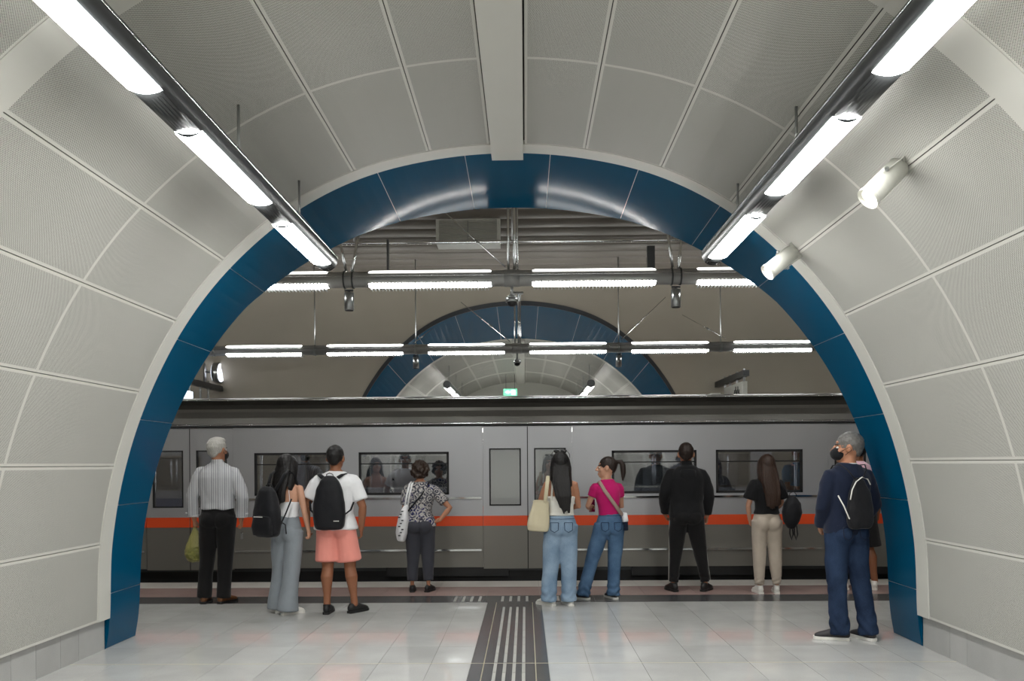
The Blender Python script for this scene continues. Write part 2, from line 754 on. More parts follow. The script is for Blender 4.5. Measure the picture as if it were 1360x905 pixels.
# tactile guiding strip running up the middle
tl = []
y = 4.7
rows_g = []
while y < 6.49:
    rows_g.append((y, min(y + 0.299, 6.494)))
    y += 0.299
y = 6.506
for k in range(9):
    rows_g.append((y, y + 0.316))
    y += 0.316
for (ya, yb) in rows_g:
    for (xa, xb) in ((-0.29, -0.197), (-0.19, 0.19), (0.197, 0.29)):
        t_ = put_tile(xa, ya, xb - xa, yb - ya, 'floor_dark', 'tactile_tile')
        if xb - xa > 0.2 and yb < 9.05:
            m = MB()
            for xr in (-0.105, -0.035, 0.035, 0.105):
                m.box(xr - 0.012 + 0.19, xr + 0.012 + 0.19, 0.008, yb - ya - 0.008, 0.0, 0.004)
            m.build('guiding_rib', M['rib'], t_)
mb = MB()
for xa in (-0.1965, 0.1905):
    mb.box(xa, xa + 0.006, 4.7, 9.35, -0.004, 0.001)
mb.build('tactile_strip_joint', M['joint_cream'], floor)

# bands along the platform edge
x = -6.92
while x < 6.9:
    xx = min(x + 0.6, 6.92)
    put_tile(x, 9.35, xx - x, 0.48, 'floor_dark', 'dark_band_tile')
    put_tile(x, 9.83, xx - x, 0.71, 'floor_pink', 'pink_band_tile')
    x = xx
x = -6.92
while x < 6.9:
    xx = min(x + 1.2, 6.92)
    o = put_tile(x, 10.54, xx - x, 0.52, 'floor_edge', 'edge_stone')
    x = xx
for cx in (-0.52, 0.0, 0.52):
    m = MB()
    for xr in (-0.135, -0.045, 0.045, 0.135):
        m.box(cx + xr - 0.014, cx + xr + 0.014, 9.42, 9.76, 0.0, 0.004)
    m.build('guiding_rib', M['rib'], floor)
for sx in (-1, 1):
    m = MB()
    x0, x1 = (6.92, 12) if sx > 0 else (-12, -6.92)
    m.box(x0, x1, 9.35, 9.83, -0.004, 0.0, 0)
    m.box(x0, x1, 9.83, 10.54, -0.004, 0.0, 1)
    m.box(x0, x1, 10.54, 11.06, -0.004, 0.0, 2)
    m.build('platform_band', [M['floor_dark'], M['floor_pink'], M['floor_edge']], floor)
# platform front and track bed
mb = MB()
mb.box(-12, 12, 10.95, 11.04, -1.15, -0.08)
tag(mb.build('trim_1', M['dark']), 'dark vertical face of the near platform edge above the track', 'platform edge', kind='structure')
mb = MB()
mb.box(-12, 12, 11.0, 14.6, -1.25, -1.15)
tag(mb.build('floor', M['track']), 'dark track bed under the train', 'track bed', kind='structure')
mb = MB()
mb.box(-12, 12, 14.5, 17.6, -0.1, 0.0)
mb.box(-12, 12, 14.5, 14.6, -1.2, -0.1)
mb.box(-3.5, 3.5, 17.6, 30, -0.1, 0.0)
tag(mb.build('floor', M['floor']), 'far platform and far passage floor beyond the train', 'floor', kind='structure')

# plinths (stone skirting) below the panels
for nm, s, lb in (('baseboard_left', -1, 'pale granite plinth at the foot of the left passage wall'),
                  ('baseboard_right', 1, 'pale granite plinth at the foot of the right passage wall')):
    b = MB()
    xa, xb = sorted((s * 3.355, s * 3.45))
    b.box(xa, xb, Y_BACK, 7.05, 0.0, 0.26)
    bo = b.build(nm, M['dark'])
    tag(bo, lb, 'plinth', kind='structure')
    joints = [3.1, 4.0, 4.85, 5.75, 6.05, 6.37, 6.63, 7.05] if s < 0 else [3.1, 4.0, 4.9, 5.5, 6.35, 6.6, 7.05]
    while joints[0] > Y_BACK + 0.3:
        joints.insert(0, max(Y_BACK, joints[0] - 0.9))
    for ya, yb in zip(joints[:-1], joints[1:]):
        m = MB()
        m.box(min(s * 3.33, s * 3.36), max(s * 3.33, s * 3.36), ya + 0.002, yb - 0.002, 0.0, 0.245)
        m.build('stone_slab', M['plinth'], bo)


# ------------------------------------------------------------------ the blue arch towards the platform
def g_near(z):
    return float(np.interp(z, [0, 1.5, 2.1, 2.96, 3.5, 3.95, 4.4, 4.8, 5.0], [7.60, 7.68, 7.74, 7.88, 8.14, 8.28, 8.75, 9.5, 10.2]))


def g_far(z):
    return float(np.interp(z, [0, 1.5, 2.5, 3.2, 3.9, 4.5, 4.8, 5.0], [17.3, 17.2, 17.0, 16.8, 16.5, 16.1, 15.7, 15.3]))


def arc_param(pts):
    s = [0]
    for i in range(len(pts) - 1):
        s.append(s[-1] + (pts[i + 1] - pts[i]).length)
    return s


SF = arc_param(FULL)
TOT = SF[-1]


def prof_at(q, prof=FULL):
    q = max(0, min(TOT, q))
    i = int(np.searchsorted(SF, q)) - 1
    i = max(0, min(len(SF) - 2, i))
    return prof[i].lerp(prof[i + 1], (q - SF[i]) / (SF[i + 1] - SF[i]))


def blue_arch(name, label, yfront, gy, scale_back, flip=False):
    root = empty(name, (0, yfront, 0), 0, label, 'arch', kind='structure')
    mid = TOT / 2
    cuts = [mid + 0.35 + 0.73 * k for k in range(0, 12)]
    cuts = [c for c in cuts if c < TOT - 0.2] + [TOT]
    cuts = [TOT - c for c in cuts[::-1]] + cuts
    for a, b in zip(cuts[:-1], cuts[1:]):
        mb = MB()
        N = 7
        A, B, A2, B2 = [], [], [], []
        for j in range(N + 1):
            q = a + 0.003 + (b - a - 0.006) * j / N
            p = prof_at(q)
            nrm = (p - Vector((0, 1.2))).normalized()
            pb = p * scale_back(p.y)
            pb.y = max(0, pb.y)
            A.append((p.x, 0, p.y))
            yb = gy(pb.y) - yfront
            # slightly convex lacquered face
            B.append((pb.x, yb, pb.y))
            A2.append((p.x + nrm.x * 0.06, 0, p.y + nrm.y * 0.06 if p.y > 0.1 else p.y))
            B2.append((pb.x + nrm.x * 0.06, yb, pb.y + nrm.y * 0.06 if p.y > 0.1 else pb.y))
        # front face row slightly bevelled
        slab_between(mb, A, B, A2, B2)
        for i in range(len(mb.f)):
            mb.sm[i] = False
        mb.build('arch_panel', M['blue'], root)
    # bright joint profiles behind the open joints
    mb = MB()
    for c in cuts[1:-1]:
        A, B = [], []
        for q in (c - 0.008, c + 0.008):
            p = prof_at(q)
            nrm = (p - Vector((0, 1.2))).normalized()
            pb = p * scale_back(p.y)
            A.append((p.x + nrm.x * 0.006, 0.01, p.y + nrm.y * 0.006))
            B.append((pb.x + nrm.x * 0.006, gy(pb.y) - yfront - 0.005, pb.y + nrm.y * 0.006))
        A2 = [(x_ * 1.004, y_, z_ * 1.004) for x_, y_, z_ in A]
        B2 = [(x_ * 1.004, y_, z_ * 1.004) for x_, y_, z_ in B]
        slab_between(mb, A, B, A2, B2)
    mb.build('joint_strip', M['blue_joint'], root)
    return root


NA = blue_arch('trim_2', 'glossy blue lacquered arch between the passage and the near platform', 7.07, g_near, lambda z: 1 - 0.022 * (z / 4) ** 4)
# front returns of the blue arch beside the plinths
for s in (-1, 1):
    m = MB()
    m.box(min(s * 3.33, s * 3.40), max(s * 3.33, s * 3.40), -0.03, 0.0, 0.0, 0.25)
    m.build('arch_foot', M['blue'], NA)
FA = blue_arch('trim_3', 'blue arch around the passage opening beyond the train', 17.6, g_far, lambda z: 1.10)


def vault_wall(name, label, gy, scale, back, mats, side_gap=0.0):
    """wall of the station hall with the arch opening, curving into the ceiling"""
    mb = MB()
    X, Z = 12.0, 5.0
    pr = [p * scale(p.y) for p in FULL]
    K = 10
    ctr = Vector((0, 1.5))
    outer = []
    for p in pr:
        d = p - ctr
        t = 1e9
        if abs(d.x) > 1e-6:
            t = min(t, X / abs(d.x))
        if d.y > 1e-6:
            t = min(t, (Z - ctr.y) / d.y)
        if d.y < -1e-6:
            t = min(t, ctr.y / -d.y)
        t = max(t, 1.0)
        outer.append(ctr + d * t)
    n = len(pr)
    rows = []
    for k in range(K + 1):
        t = k / K
        for i in range(n):
            q = pr[i].lerp(outer[i], t)
            q.y = max(0.0, q.y)
            rows.append((q.x, gy(q.y), q.y))
    fs = [(k * n + i, k * n + i + 1, (k + 1) * n + i + 1, (k + 1) * n + i) for k in range(K) for i in range(n - 1)]
    mb.add(rows, fs, 0, True)
    # fill the upper corners: fan quads reach x=12 only along rays, so close both ends
    o = mb.build(name, mats)
    return tag(o, label, 'wall', kind='structure')


vault_wall('wall_near', 'plaster wall of the near platform around the blue arch', g_near, lambda z: 1 - 0.022 * (z / 4) ** 4, False, [M['vault']])
vault_wall('wall_far', 'beige curved wall of the far platform around the far blue arch', g_far, lambda z: 1.10, True, [M['vault']])
# solid dark strip painted as the shade in the gap around far arch
mb = MB()
A, B, A2, B2 = [], [], [], []
for p in FULL:
    for L_, sc_, dy in ((A, 1.10, -0.02), (B, 1.118, -0.02), (A2, 1.10, 0.03), (B2, 1.118, 0.03)):
        q = p * sc_
        q.y = max(0, q.y)
        L_.append((q.x, g_far(q.y) + dy, q.y))
slab_between(mb, A, B, A2, B2)
tag(mb.build('trim_4', M['gunmetal']), 'dark strip standing in for the shadow gap around the far blue arch', 'shadow gap', kind='structure')

# hall ends
for s, nm, lb in ((-1, 'wall_left', 'dark end wall of the station hall at its left end'),
                  (1, 'wall_right', 'dark end wall of the station hall at its right end')):
    m = MB()
    m.box(min(s * 12, s * 12.1), max(s * 12, s * 12.1), 7.4, 17.7, -1.25, 5.2)
    tag(m.build(nm, M['vault_low']), lb, 'wall', kind='structure')

# hall ceiling: dark soffit with convex planks hung under it
mb = MB()
mb.box(-12, 12, 8.6, 16.2, 5.16, 5.26)
hallc = mb.build('ceiling', M['dark'])
tag(hallc, 'dark soffit over the platforms with long grey-brown planks hung under it', 'ceiling', kind='structure')
pm = MB()
A, B, A2, B2 = [], [], [], []
N = 8
W = 0.36
for j in range(N + 1):
    t = -1 + 2 * j / N
    yv = t * W / 2
    zv = 5.03 - 0.085 * (1 - t * t)
    A.append((-12, yv, zv)); B.append((12, yv, zv)); A2.append((-12, yv, zv + 0.02)); B2.append((12, yv, zv + 0.02))
slab_between(pm, A, B, A2, B2)
for i in range(len(pm.sm)):
    pm.sm[i] = True
pme = pm.mesh('ceiling_plank', [M['slat']])
y = 9.8
while y < 15.5:
    o = bpy.data.objects.new('ceiling_plank', pme)
    C.objects.link(o)
    o.parent = hallc
    o.location = (0, y, 0)
    y += 0.47

# far passage
FAR = lining(17.6, 27.0, ['wall_left', 'ceiling', 'wall_right'],
             ['left side of the far passage beyond the train, clad in pale panels',
              'arched ceiling of the far passage beyond the train',
              'right side of the far passage beyond the train, clad in pale panels'],
             [17.81, 19.27, 20.95, 22.41, 24.10, 25.56], [(17.6, 17.8), (20.71, 20.94), (23.86, 24.09)])
mb = MB()
pts = [(p.x, p.y) for p in offset_profile(FULL, 0.1)]
n = len(pts)
mb.add([(x, 27.0, z) for x, z in pts] + [(x, 27.1, z) for x, z in pts],
       [tuple(range(n)), tuple(range(2 * n - 1, n - 1, -1))] + [(i, i + 1, n + i + 1, n + i) for i in range(n - 1)] +
       [(n - 1, 0, n, 2 * n - 1)])
tag(mb.build('wall_end', M['panel']), 'plain end wall closing the far passage', 'wall', kind='structure')


# ------------------------------------------------------------------ light rails
def light_rail(name, label, a, b, segs, axis, z, r, mats, up=False, hangers=(), group=None, rod_top=None, teeth=False,
               cat='light fixture'):
    """long round housing from a to b along axis; segs = (start, end) of the lit diffusers"""
    x0 = axis[1]
    along = axis[0]                      # 'x' or 'y'
    root = empty(name, (0, a, z) if along == 'y' else (a, 0, z), 0, label, cat, group)
    root.location = (x0, a, z) if along == 'y' else (a, x0, z)

    def P(t, c, v):
        return (c, t - a, v) if along == 'y' else (t - a, c, v)
    m = MB()
    if along == 'x':
        m.cyl(P(a, 0, 0), P(b, 0, 0), r, 24)
    else:                                # flat underside where the diffusers sit
        rr_ = [(r * math.sin(q), -r * math.cos(q)) for q in np.linspace(0.82, 2 * PI - 0.82, 26)]
        nn = len(rr_)
        m.add([P(a, c_, v_) for c_, v_ in rr_] + [P(b, c_, v_) for c_, v_ in rr_],
              [(i, i + 1, nn + i + 1, nn + i) for i in range(nn - 1)], 0, True)
        m.add([P(a, c_, v_) for c_, v_ in rr_] + [P(b, c_, v_) for c_, v_ in rr_],
              [(nn - 1, 0, nn, 2 * nn - 1), tuple(range(nn)), tuple(range(2 * nn - 1, nn - 1, -1))])
        last = a
        for (s, e) in sorted(segs) + [(b, b)]:      # round housing again between the tubes
            cap_ = [(r * math.sin(q), -r * math.cos(q)) for q in np.linspace(-0.82, 0.82, 10)]
            if s - last > 0.05:
                m.add([P(last, c_, v_) for c_, v_ in cap_] + [P(s, c_, v_) for c_, v_ in cap_],
                      [(i, i + 1, 11 + i - 1, 10 + i) for i in range(9)] + [tuple(range(10)), tuple(range(19, 9, -1))], 0, True)
            last = e
    m.build('housing', M['hall_housing'] if along == 'x' else M['housing'], root)
    m = MB()
    for s_ in (-1, 1):                   # fine bright beads along the housing sides
        m.cyl(P(a, s_ * (r + 0.002), 0.02), P(b, s_ * (r + 0.002), 0.02), 0.004, 6)
    m.build('side_bead', M['chrome'], root)
    for (s, e) in segs:
        dirs = [-1] + ([1] if up else [])
        for d in dirs:
            dm = MB()
            N = 10
            half = 0.86
            rr = r + 0.007
            A, B = [], []
            vs, fs = [], []
            for j in range(N + 1):
                th = -half + 2 * half * j / N
                for t in (s, s + 0.03, e - 0.03, e):
                    k = 0.93 if t in (s, e) else 1.0
                    vs.append(P(t, rr * k * math.sin(th), d * rr * k * (math.cos(half) + (math.cos(th) - math.cos(half)) * (0.5 if along == 'y' else 1.0))))
            for j in range(N):
                for q in range(3):
                    fs.append((j * 4 + q, j * 4 + q + 1, (j + 1) * 4 + q + 1, (j + 1) * 4 + q))
            for t in (0, 3):
                base = len(vs)
                vs.append(P(s if t == 0 else e, 0, d * r * 0.5))
                for j in range(N):
                    fs.append((j * 4 + t, (j + 1) * 4 + t, base))
            dm.add(vs, fs, 0, True)
            dm.build('diffuser', (M['tube_up'] if axis[1] < 10 else M['tube_up_far']) if d > 0 else mats, root)
        if teeth:
            tm = MB()
            q = s + 0.02
            while q < e:
                if along == 'x':
                    tm.box(q - a, q - a + 0.007, -r * 0.9, r * 0.9, -r - 0.028, -r * 0.55)
                q += 0.036
            o = tm.build('louver', M['steel'], root)
            o['kind'] = 'stuff'
    for h in hangers:
        hm = MB()
        hm.cyl(P(h, 0, r * 0.6), P(h, 0, rod_top - z), 0.009, 8)
        if along == 'x':
            hm.cyl(P(h - 0.015, 0, 0), P(h + 0.015, 0, 0), r + 0.008, 20)
        hm.build('hanger_rod', M['steel'], root)
    return root


def tube_segs(end, count):
    out = []
    e = end
    for k in range(count):
        out.append((e - 1.22, e))
        e -= 1.70
    return out


LZ = 3.265
light_rail('light_rail', 'long round light fixture with tubes hung along the left of the near passage', -4.9, 7.45,
           tube_segs(7.30, 7), ('y', -1.575), LZ, 0.093, M['tube'], hangers=(6.55, 5.16, 3.2, 1.2, -1.2, -3.6), rod_top=3.66,
           group=None)
light_rail('light_rail', 'long round light fixture with tubes hung along the right of the near passage', -4.9, 7.38,
           tube_segs(7.22, 7), ('y', 1.73), LZ, 0.093, M['tube'], hangers=(6.5, 5.1, 3.2, 1.2, -1.2, -3.6), rod_top=3.58)
for s, lb in ((-1, 'round light fixture on the left of the far passage beyond the train'),
              (1, 'round light fixture on the right of the far passage beyond the train')):
    light_rail('light_rail', lb, 18.5, 26.6, [(18.62, 19.84), (20.32, 21.54), (22.02, 23.24), (23.72, 24.94)],
               ('y', s * 1.54), 3.2, 0.085, M['tube'], hangers=(19.0, 21.0, 23.0), rod_top=3.66)

P1 = [(0.215 + 1.71 * k, 0.215 + 1.71 * k + 1.28) for k in range(-5, 5)]
light_rail('light_rail', 'light rail above the near platform, closest of the two crossing over the passengers', -9, 9,
           P1, ('x', 9.06), 3.44, 0.083, M['tube_hall'], up=True, hangers=[1.71 * k for k in (-4, -2, 2, 4)], rod_top=4.38,
           teeth=True)
light_rail('light_rail', 'light rail beyond the train over the far platform, in front of the far arch', -9, 9,
           P1, ('x', 14.6), 3.44, 0.083, M['tube_hall'], up=True, hangers=[1.71 * k for k in (-4, -3, -2, -1, 1, 2, 3, 4)],
           rod_top=5.0, teeth=True)


# ------------------------------------------------------------------ things hung from the rails and the ceiling
def speaker(x, y, label):
    r = empty('hanging_speaker', (x, y, 3.345), 0, label, 'loudspeaker', 'cylinder speakers under the light rails')
    m = MB()
    m.cyl((0, 0, -0.01), (0, 0, -0.05), 0.012, 8)
    m.cyl((-0.045, 0, -0.015), (0.045, 0, -0.015), 0.012, 8)
    m.build('clamp', M['gunmetal'], r)
    m = MB()
    m.cyl((0, 0, -0.04), (0, 0, -0.225), 0.05, 20)
    m.build('speaker_body', M['steel'], r)
    m = MB()
    m.cyl((0, 0, -0.225), (0, 0, -0.23), 0.042, 20)
    m.build('grille', M['black'], r)


for y, w in ((9.06, 'near'), (14.6, 'far')):
    speaker(-1.71, y, 'small silver cylinder speaker hung under the %s light rail, left of centre' % w)
    speaker(1.71, y, 'small silver cylinder speaker hung under the %s light rail, right of centre' % w)
    r = empty('dome_camera', (0.0, y, 3.355), 0, 'round dome camera hung under the middle of the %s light rail' % w,
              'camera')
    m = MB()
    m.cyl((0, 0, 0), (0, 0, -0.09), 0.016, 10)
    m.build('stem', M['steel'], r)
    m = MB()
    m.cyl((0, 0, -0.09), (0, 0, -0.12), 0.03, 20, 0.068)
    m.cyl((0, 0, -0.12), (0, 0, -0.165), 0.068, 20)
    m.build('camera_shell', M['steel'], r)
    m = MB()
    m.ell((0, 0, -0.165), (0.052, 0.052, 0.05), 16, 10)
    m.build('dome', M['black'], r)
    # centre post from the ceiling down to the rail
    p = empty('support_post', (0.0, y, 3.5), 0, 'twin steel post holding the middle of the %s light rail' % w, 'post')
    m = MB()
    m.cyl((-0.035, 0, 0.02), (-0.035, 0, 0.88), 0.013, 10)
    m.cyl((0.03, 0, 0.02), (0.03, 0, 0.88), 0.018, 10)
    m.cyl((0.06, 0, 0.02), (0.06, 0, 0.88), 0.008, 8)
    m.build('post_tube', M['chrome'], p)
    m = MB()
    m.box(-0.11, 0.11, -0.05, 0.05, 0.86, 0.89)
    m.build('top_plate', M['steel'], p)
    m = MB()
    m.cyl((-0.08, 0, -0.06), (0.08, 0, -0.06), 0.090, 20)
    m.build('post_bracket', M['hall_housing'], p)


def wire(name, label, a, b, cat='cable', r=0.006, bolt=0.62):
    a, b = Vector(a), Vector(b)
    root = empty(name, a, 0, label, cat)
    m = MB()
    m.cyl((0, 0, 0), b - a, r, 8)
    m.build('rod', M['chrome'], root)
    c = (b - a) * bolt
    d = (b - a).normalized() * 0.04
    m = MB()
    m.cyl(c - d, c + d, r * 2.1, 8)
    m.build('turnbuckle', M['steel'], root)


wire('tension_cable', 'slanting steel cable from the ceiling to the middle of the near light rail', (-0.82, 9.2, 4.28), (-0.07, 9.06, 3.56))
wire('tension_cable', 'slanting steel cable from the ceiling to the middle of the far light rail', (-0.95, 14.7, 4.25), (-0.12, 14.6, 3.56))
wire('tension_cable', 'slanting steel cable meeting the far light rail right of centre', (2.52, 14.7, 4.3), (1.76, 14.6, 3.58))
wire('tension_cable', 'thin slanting rod behind the right end of the far light rail', (3.02, 15.9, 4.2), (3.5, 14.6, 3.58), r=0.007)
wire('tension_cable', 'short slanting rod at the left of the far light rail beside the far arch', (-1.55, 15.9, 4.0), (-1.74, 14.6, 3.55))
for s, lb in ((-1, 'left'), (1, 'right')):
    p = empty('rail_bracket', (s * 1.71, 9.06, 3.44), 0, 'forked steel bracket holding the near light rail at the %s' % lb, 'bracket')
    m = MB()
    m.cyl((-0.03, 0, 0.09), (-0.10, -0.05, 0.50), 0.014, 10)
    m.cyl((0.03, 0, 0.09), (0.09, 0.1, 0.52), 0.016, 10)
    m.build('strut', M['chrome'], p)
    m = MB()
    for q in (-0.045, 0.045):
        m.cyl((q - 0.008, 0, 0), (q + 0.008, 0, 0), 0.094, 20)
    m.build('clamp_ring', M['gunmetal'], p)
    m = MB()
    m.box(-0.35 * s - (0.06 if s > 0 else 0.0), -0.35 * s + 0.02, 0.3, 0.36, 0.12, 0.5)
    if s > 0:
        m.xf(Matrix.Translation((0.16, 0, -0.1)))
    m.build('hanger_channel', M['gunmetal'], p)

# bright horizontal rail in front of the planked ceiling
r = empty('steel_rail', (-3.2, 9.55, 3.95), 0, 'bright horizontal steel rail above the near light rail', 'rail')
m = MB()
m.cyl((0.6, 0, 0), (5.9, 0, 0), 0.018, 12)
m.build('rail_tube', M['chrome'], r)
m = MB()
for q in (1.45, 3.2, 4.95):
    m.cyl((q, 0, 0), (q, 0, 0.66), 0.01, 8)
m.build('rail_hanger', M['steel'], r)

# ventilation grille
r = empty('vent_grille', (-0.66, 12.2, 4.79), 0, 'rectangular grey ventilation grille on the planked ceiling left of the centre post', 'vent')
m = MB()
for (a, b, c, d) in ((-0.45, 0.45, 0.14, 0.175), (-0.45, 0.45, -0.175, -0.14), (-0.45, -0.41, -0.14, 0.14), (0.41, 0.45, -0.14, 0.14)):
    m.box(a, b, -0.03, 0.03, c, d)
m.box(-0.45, 0.45, 0.03, 0.34, -0.175, 0.24)
m.build('vent_frame', M['white'], r)
for k in range(12):
    m = MB()
    z = -0.128 + 0.0233 * k
    m.box(-0.41, 0.41, -0.014, 0.006, z - 0.004, z + 0.006)
    m.build('slat', M['white'], r)
m = MB()
m.box(-0.005, 0.005, -0.02, 0.0, -0.14, 0.14)
m.build('mullion', M['steel'], r)


# signs beyond the train
def hanging_sign(x, label, y0, y1, z0, z1, face, group=None):
    r = empty('platform_sign', (x, 17.1, 3.0), 0, label, 'sign')
    m = MB()
    m.box(-0.05, 0.05, -2.45, 0.0, -0.05, 0.05)
    m.build('beam', M['gunmetal'], r)
    m = MB()
    m.box(-0.2, 0.2, -0.1, 0.0, -0.45, 0.2)
    m.build('wall_plate', M['vault_low'], r)
    for q in (-2.3, -1.8, -1.3, -0.9):
        m = MB()
        m.cyl((0, q, -0.35), (0, q, 0.09), 0.02, 8)
        m.build('hanger', M['steel'], r)
    m = MB()
    m.box(-0.04, 0.04, y0 - 17.1, y1 - 17.1, z0 - 3, z1 - 3)
    m.build('sign_panel', face, r)
    return r


ls = hanging_sign(-5.83, 'bright white screen on a dark wall bracket above the train at the far left', 14.6, 15.35, 2.2, 2.82,
                  M['sign_white_lit'])
rs = hanging_sign(3.86, 'white hanging sign with dark lettering on a wall bracket above the train at the right', 14.75, 16.1,
                  2.2, 2.87, M['white'])
m = MB()                             # dark marks of the lettering and pictogram on the side facing the viewer
for k, (y, z, hh) in enumerate([(0.22, 2.66, .09), (0.30, 2.69, .12), (0.38, 2.67, .08), (0.46, 2.70, .12), (0.54, 2.66, .10),
                                (0.26, 2.50, .06), (0.36, 2.50, .07), (0.44, 2.51, .09)]):
    m.box(-0.046, -0.04, 14.75 + y - 17.1, 14.75 + y + 0.035 - 17.1, z - 3, z + hh - 3)
    m.box(-0.046, -0.04, 14.75 + y - 17.1, 14.75 + y + 0.07 - 17.1, z - 3 + hh * 0.4, z + hh * 0.4 + 0.02 - 3)
m.build('lettering', M['black'], rs)
m = MB()
m.ell((-0.043, 15.75 - 17.1, 2.66 - 3), (0.006, 0.05, 0.035))
m.box(-0.046, -0.04, 15.70 - 17.1, 15.80 - 17.1, 2.42 - 3, 2.62 - 3)
m.build('pictogram', M['black'], rs)
d = empty('display_box', (3.60, 16.3, 2.72), 0, 'small display with glowing orange digits beside the white hanging sign', 'display')
m = MB()
m.box(-0.05, 0.12, -0.35, 0.0, -0.4, 0.05)
m.build('display_case', M['white'], d)
m = MB()
m.cyl((-0.051, -0.16, -0.12), (-0.06, -0.16, -0.12), 0.12, 16)
m.build('display_light', M['orange_lit'], d)
c = empty('station_clock', (-5.83, 16.7, 3.3), 0, 'round lit platform clock seen at a slant above the far left bracket', 'clock')
m = MB()
m.cyl((-0.06, 0, 0), (0.06, 0, 0), 0.19, 28)
m.build('clock_case', M['steel'], c)
for s in (-1, 1):
    m = MB()
    m.cyl((s * 0.061, 0, 0), (s * 0.07, 0, 0), 0.175, 28)
    m.build('clock_face', M['clock_face'], c)
    m = MB()
    m.box(min(s * .0705, s * .074), max(s * .0705, s * .074), -0.008, 0.008, -0.01, 0.14)
    m.box(min(s * .0705, s * .074), max(s * .0705, s * .074), -0.1, 0.01, -0.008, 0.008)
    m.build('clock_hand', M['black'], c)
m = MB()
m.cyl((-0.30, 0, 0.35), (0, 0, 0.35), 0.02, 8)
m.cyl((-0.25, 0, 0.35), (-0.25, 0, -0.25), 0.03, 8)
m.cyl((-0.25, 0, 0.02), (0, 0, 0.02), 0.025, 8)
m.cyl((-0.03, 0, 0.18), (-0.03, 0, 0.36), 0.02, 8)
m.build('clock_bracket', M['steel'], c)

# green exit sign in the far passage
e = empty('exit_sign', (-0.28, 24.0, 3.47), 0, 'small green and white exit sign hung in the far passage', 'exit sign')
m = MB()
m.box(-0.19, 0.19, -0.03, 0.03, -0.10, 0.10)
m.build('sign_case', M['green_sign'], e)
m = MB()
m.box(0.03, 0.14, -0.034, -0.03, -0.07, 0.07)
m.add([(-0.15, -0.033, 0.01), (-0.05, -0.033, 0.06), (-0.05, -0.033, -0.04)], [(0, 1, 2)])
m.box(-0.06, 0.01, -0.034, -0.03, -0.012, 0.03)
m.build('pictogram', M['white_glyph'], e)
m = MB()
m.cyl((-0.12, 0, 0.1), (-0.12, 0, 0.5), 0.006, 6)
m.cyl((0.12, 0, 0.1), (0.12, 0, 0.5), 0.006, 6)
m.build('hanger', M['gunmetal'], e)


# spotlights on the right side of the passage
def spotlight(loc, aim, label):
    """loc = mounting point on the lining, aim = direction of the beam"""
    r = empty('spotlight', loc, 0, label, 'spotlight', 'white spotlights on the right side of the near passage')
    d = Vector(aim).normalized()
    into = Vector((-0.80, 0, -0.60))             # away from the lining
    c = into * 0.13 + d * 0.03
    m = MB()
    m.cyl(c - d * 0.13, c + d * 0.115, 0.062, 28, caps=True)
    m.cyl(c + d * 0.115, c + d * 0.135, 0.066, 28, caps=False)
    m.cyl(c + d * 0.135, c + d * 0.115, 0.066, 28, 0.05, caps=False)
    m.build('lamp_can', M['white'], r)
    m = MB()
    m.cyl(c + d * 0.116, c + d * 0.12, 0.046, 24)
    m.build('lens', M['spot'], r)
    side = d.cross(into).normalized()
    m = MB()
    rot = Matrix((side, d, into)).transposed().to_4x4()
    for s in (-1, 1):
        q = MB()
        q.box(s * 0.070 - 0.003, s * 0.070 + 0.003, -0.018, 0.018, 0.0, 0.14)
        q.xf(rot)
        m.add(q.v, q.f)
    q = MB()
    q.box(-0.073, 0.073, -0.018, 0.018, 0.0, 0.006)
    q.xf(rot)
    m.add(q.v, q.f)
    m.cyl(into * 0.0 - side * 0.0, into * 0.02, 0.02, 12)
    m.build('yoke', M['white'], r)
    m = MB()
    for s in (-1, 1):
        m.cyl(into * 0.13 + side * (s * 0.07), into * 0.13 + side * (s * 0.084), 0.012, 12)
    m.build('pivot_screw', M['steel'], r)


spotlight((2.26, 4.86, 3.15), (-0.70, -0.10, -0.70), 'larger nearer white cylindrical spotlight on the right curved panels')
spotlight((2.25, 6.78, 3.15), (-0.75, -0.10, -0.60), 'farther white cylindrical spotlight at the right edge of the blue arch')

# ------------------------------------------------------------------ the train
TY = 11.28                                # plane of the car side facing the viewer
train = empty('train', (0, TY, 0), 0, 'long silver metro train with an orange stripe standing at the platform', 'train')
X0, X1 = -11.8, 11.8
doors = [(-9.15, -8.0), (-4.85, -3.7), (-0.43, 0.74), (4.05, 5.2), (8.5, 9.65)]
wins = [(-7.6, -6.5), (-6.2, -5.1), (-3.42, -2.35), (-2.05, -0.87), (1.25, 2.35), (2.6, 3.72), (5.6, 6.7), (7.0, 8.1)]
WZ = (1.10, 1.66)


def fill_side(mb, spans, z0, z1, y0, y1):
    x = X0
    for (a, b) in spans + [(X1, X1)]:
        if a > x:
            mb.box(x, a, y0, y1, z0, z1)
        x = b


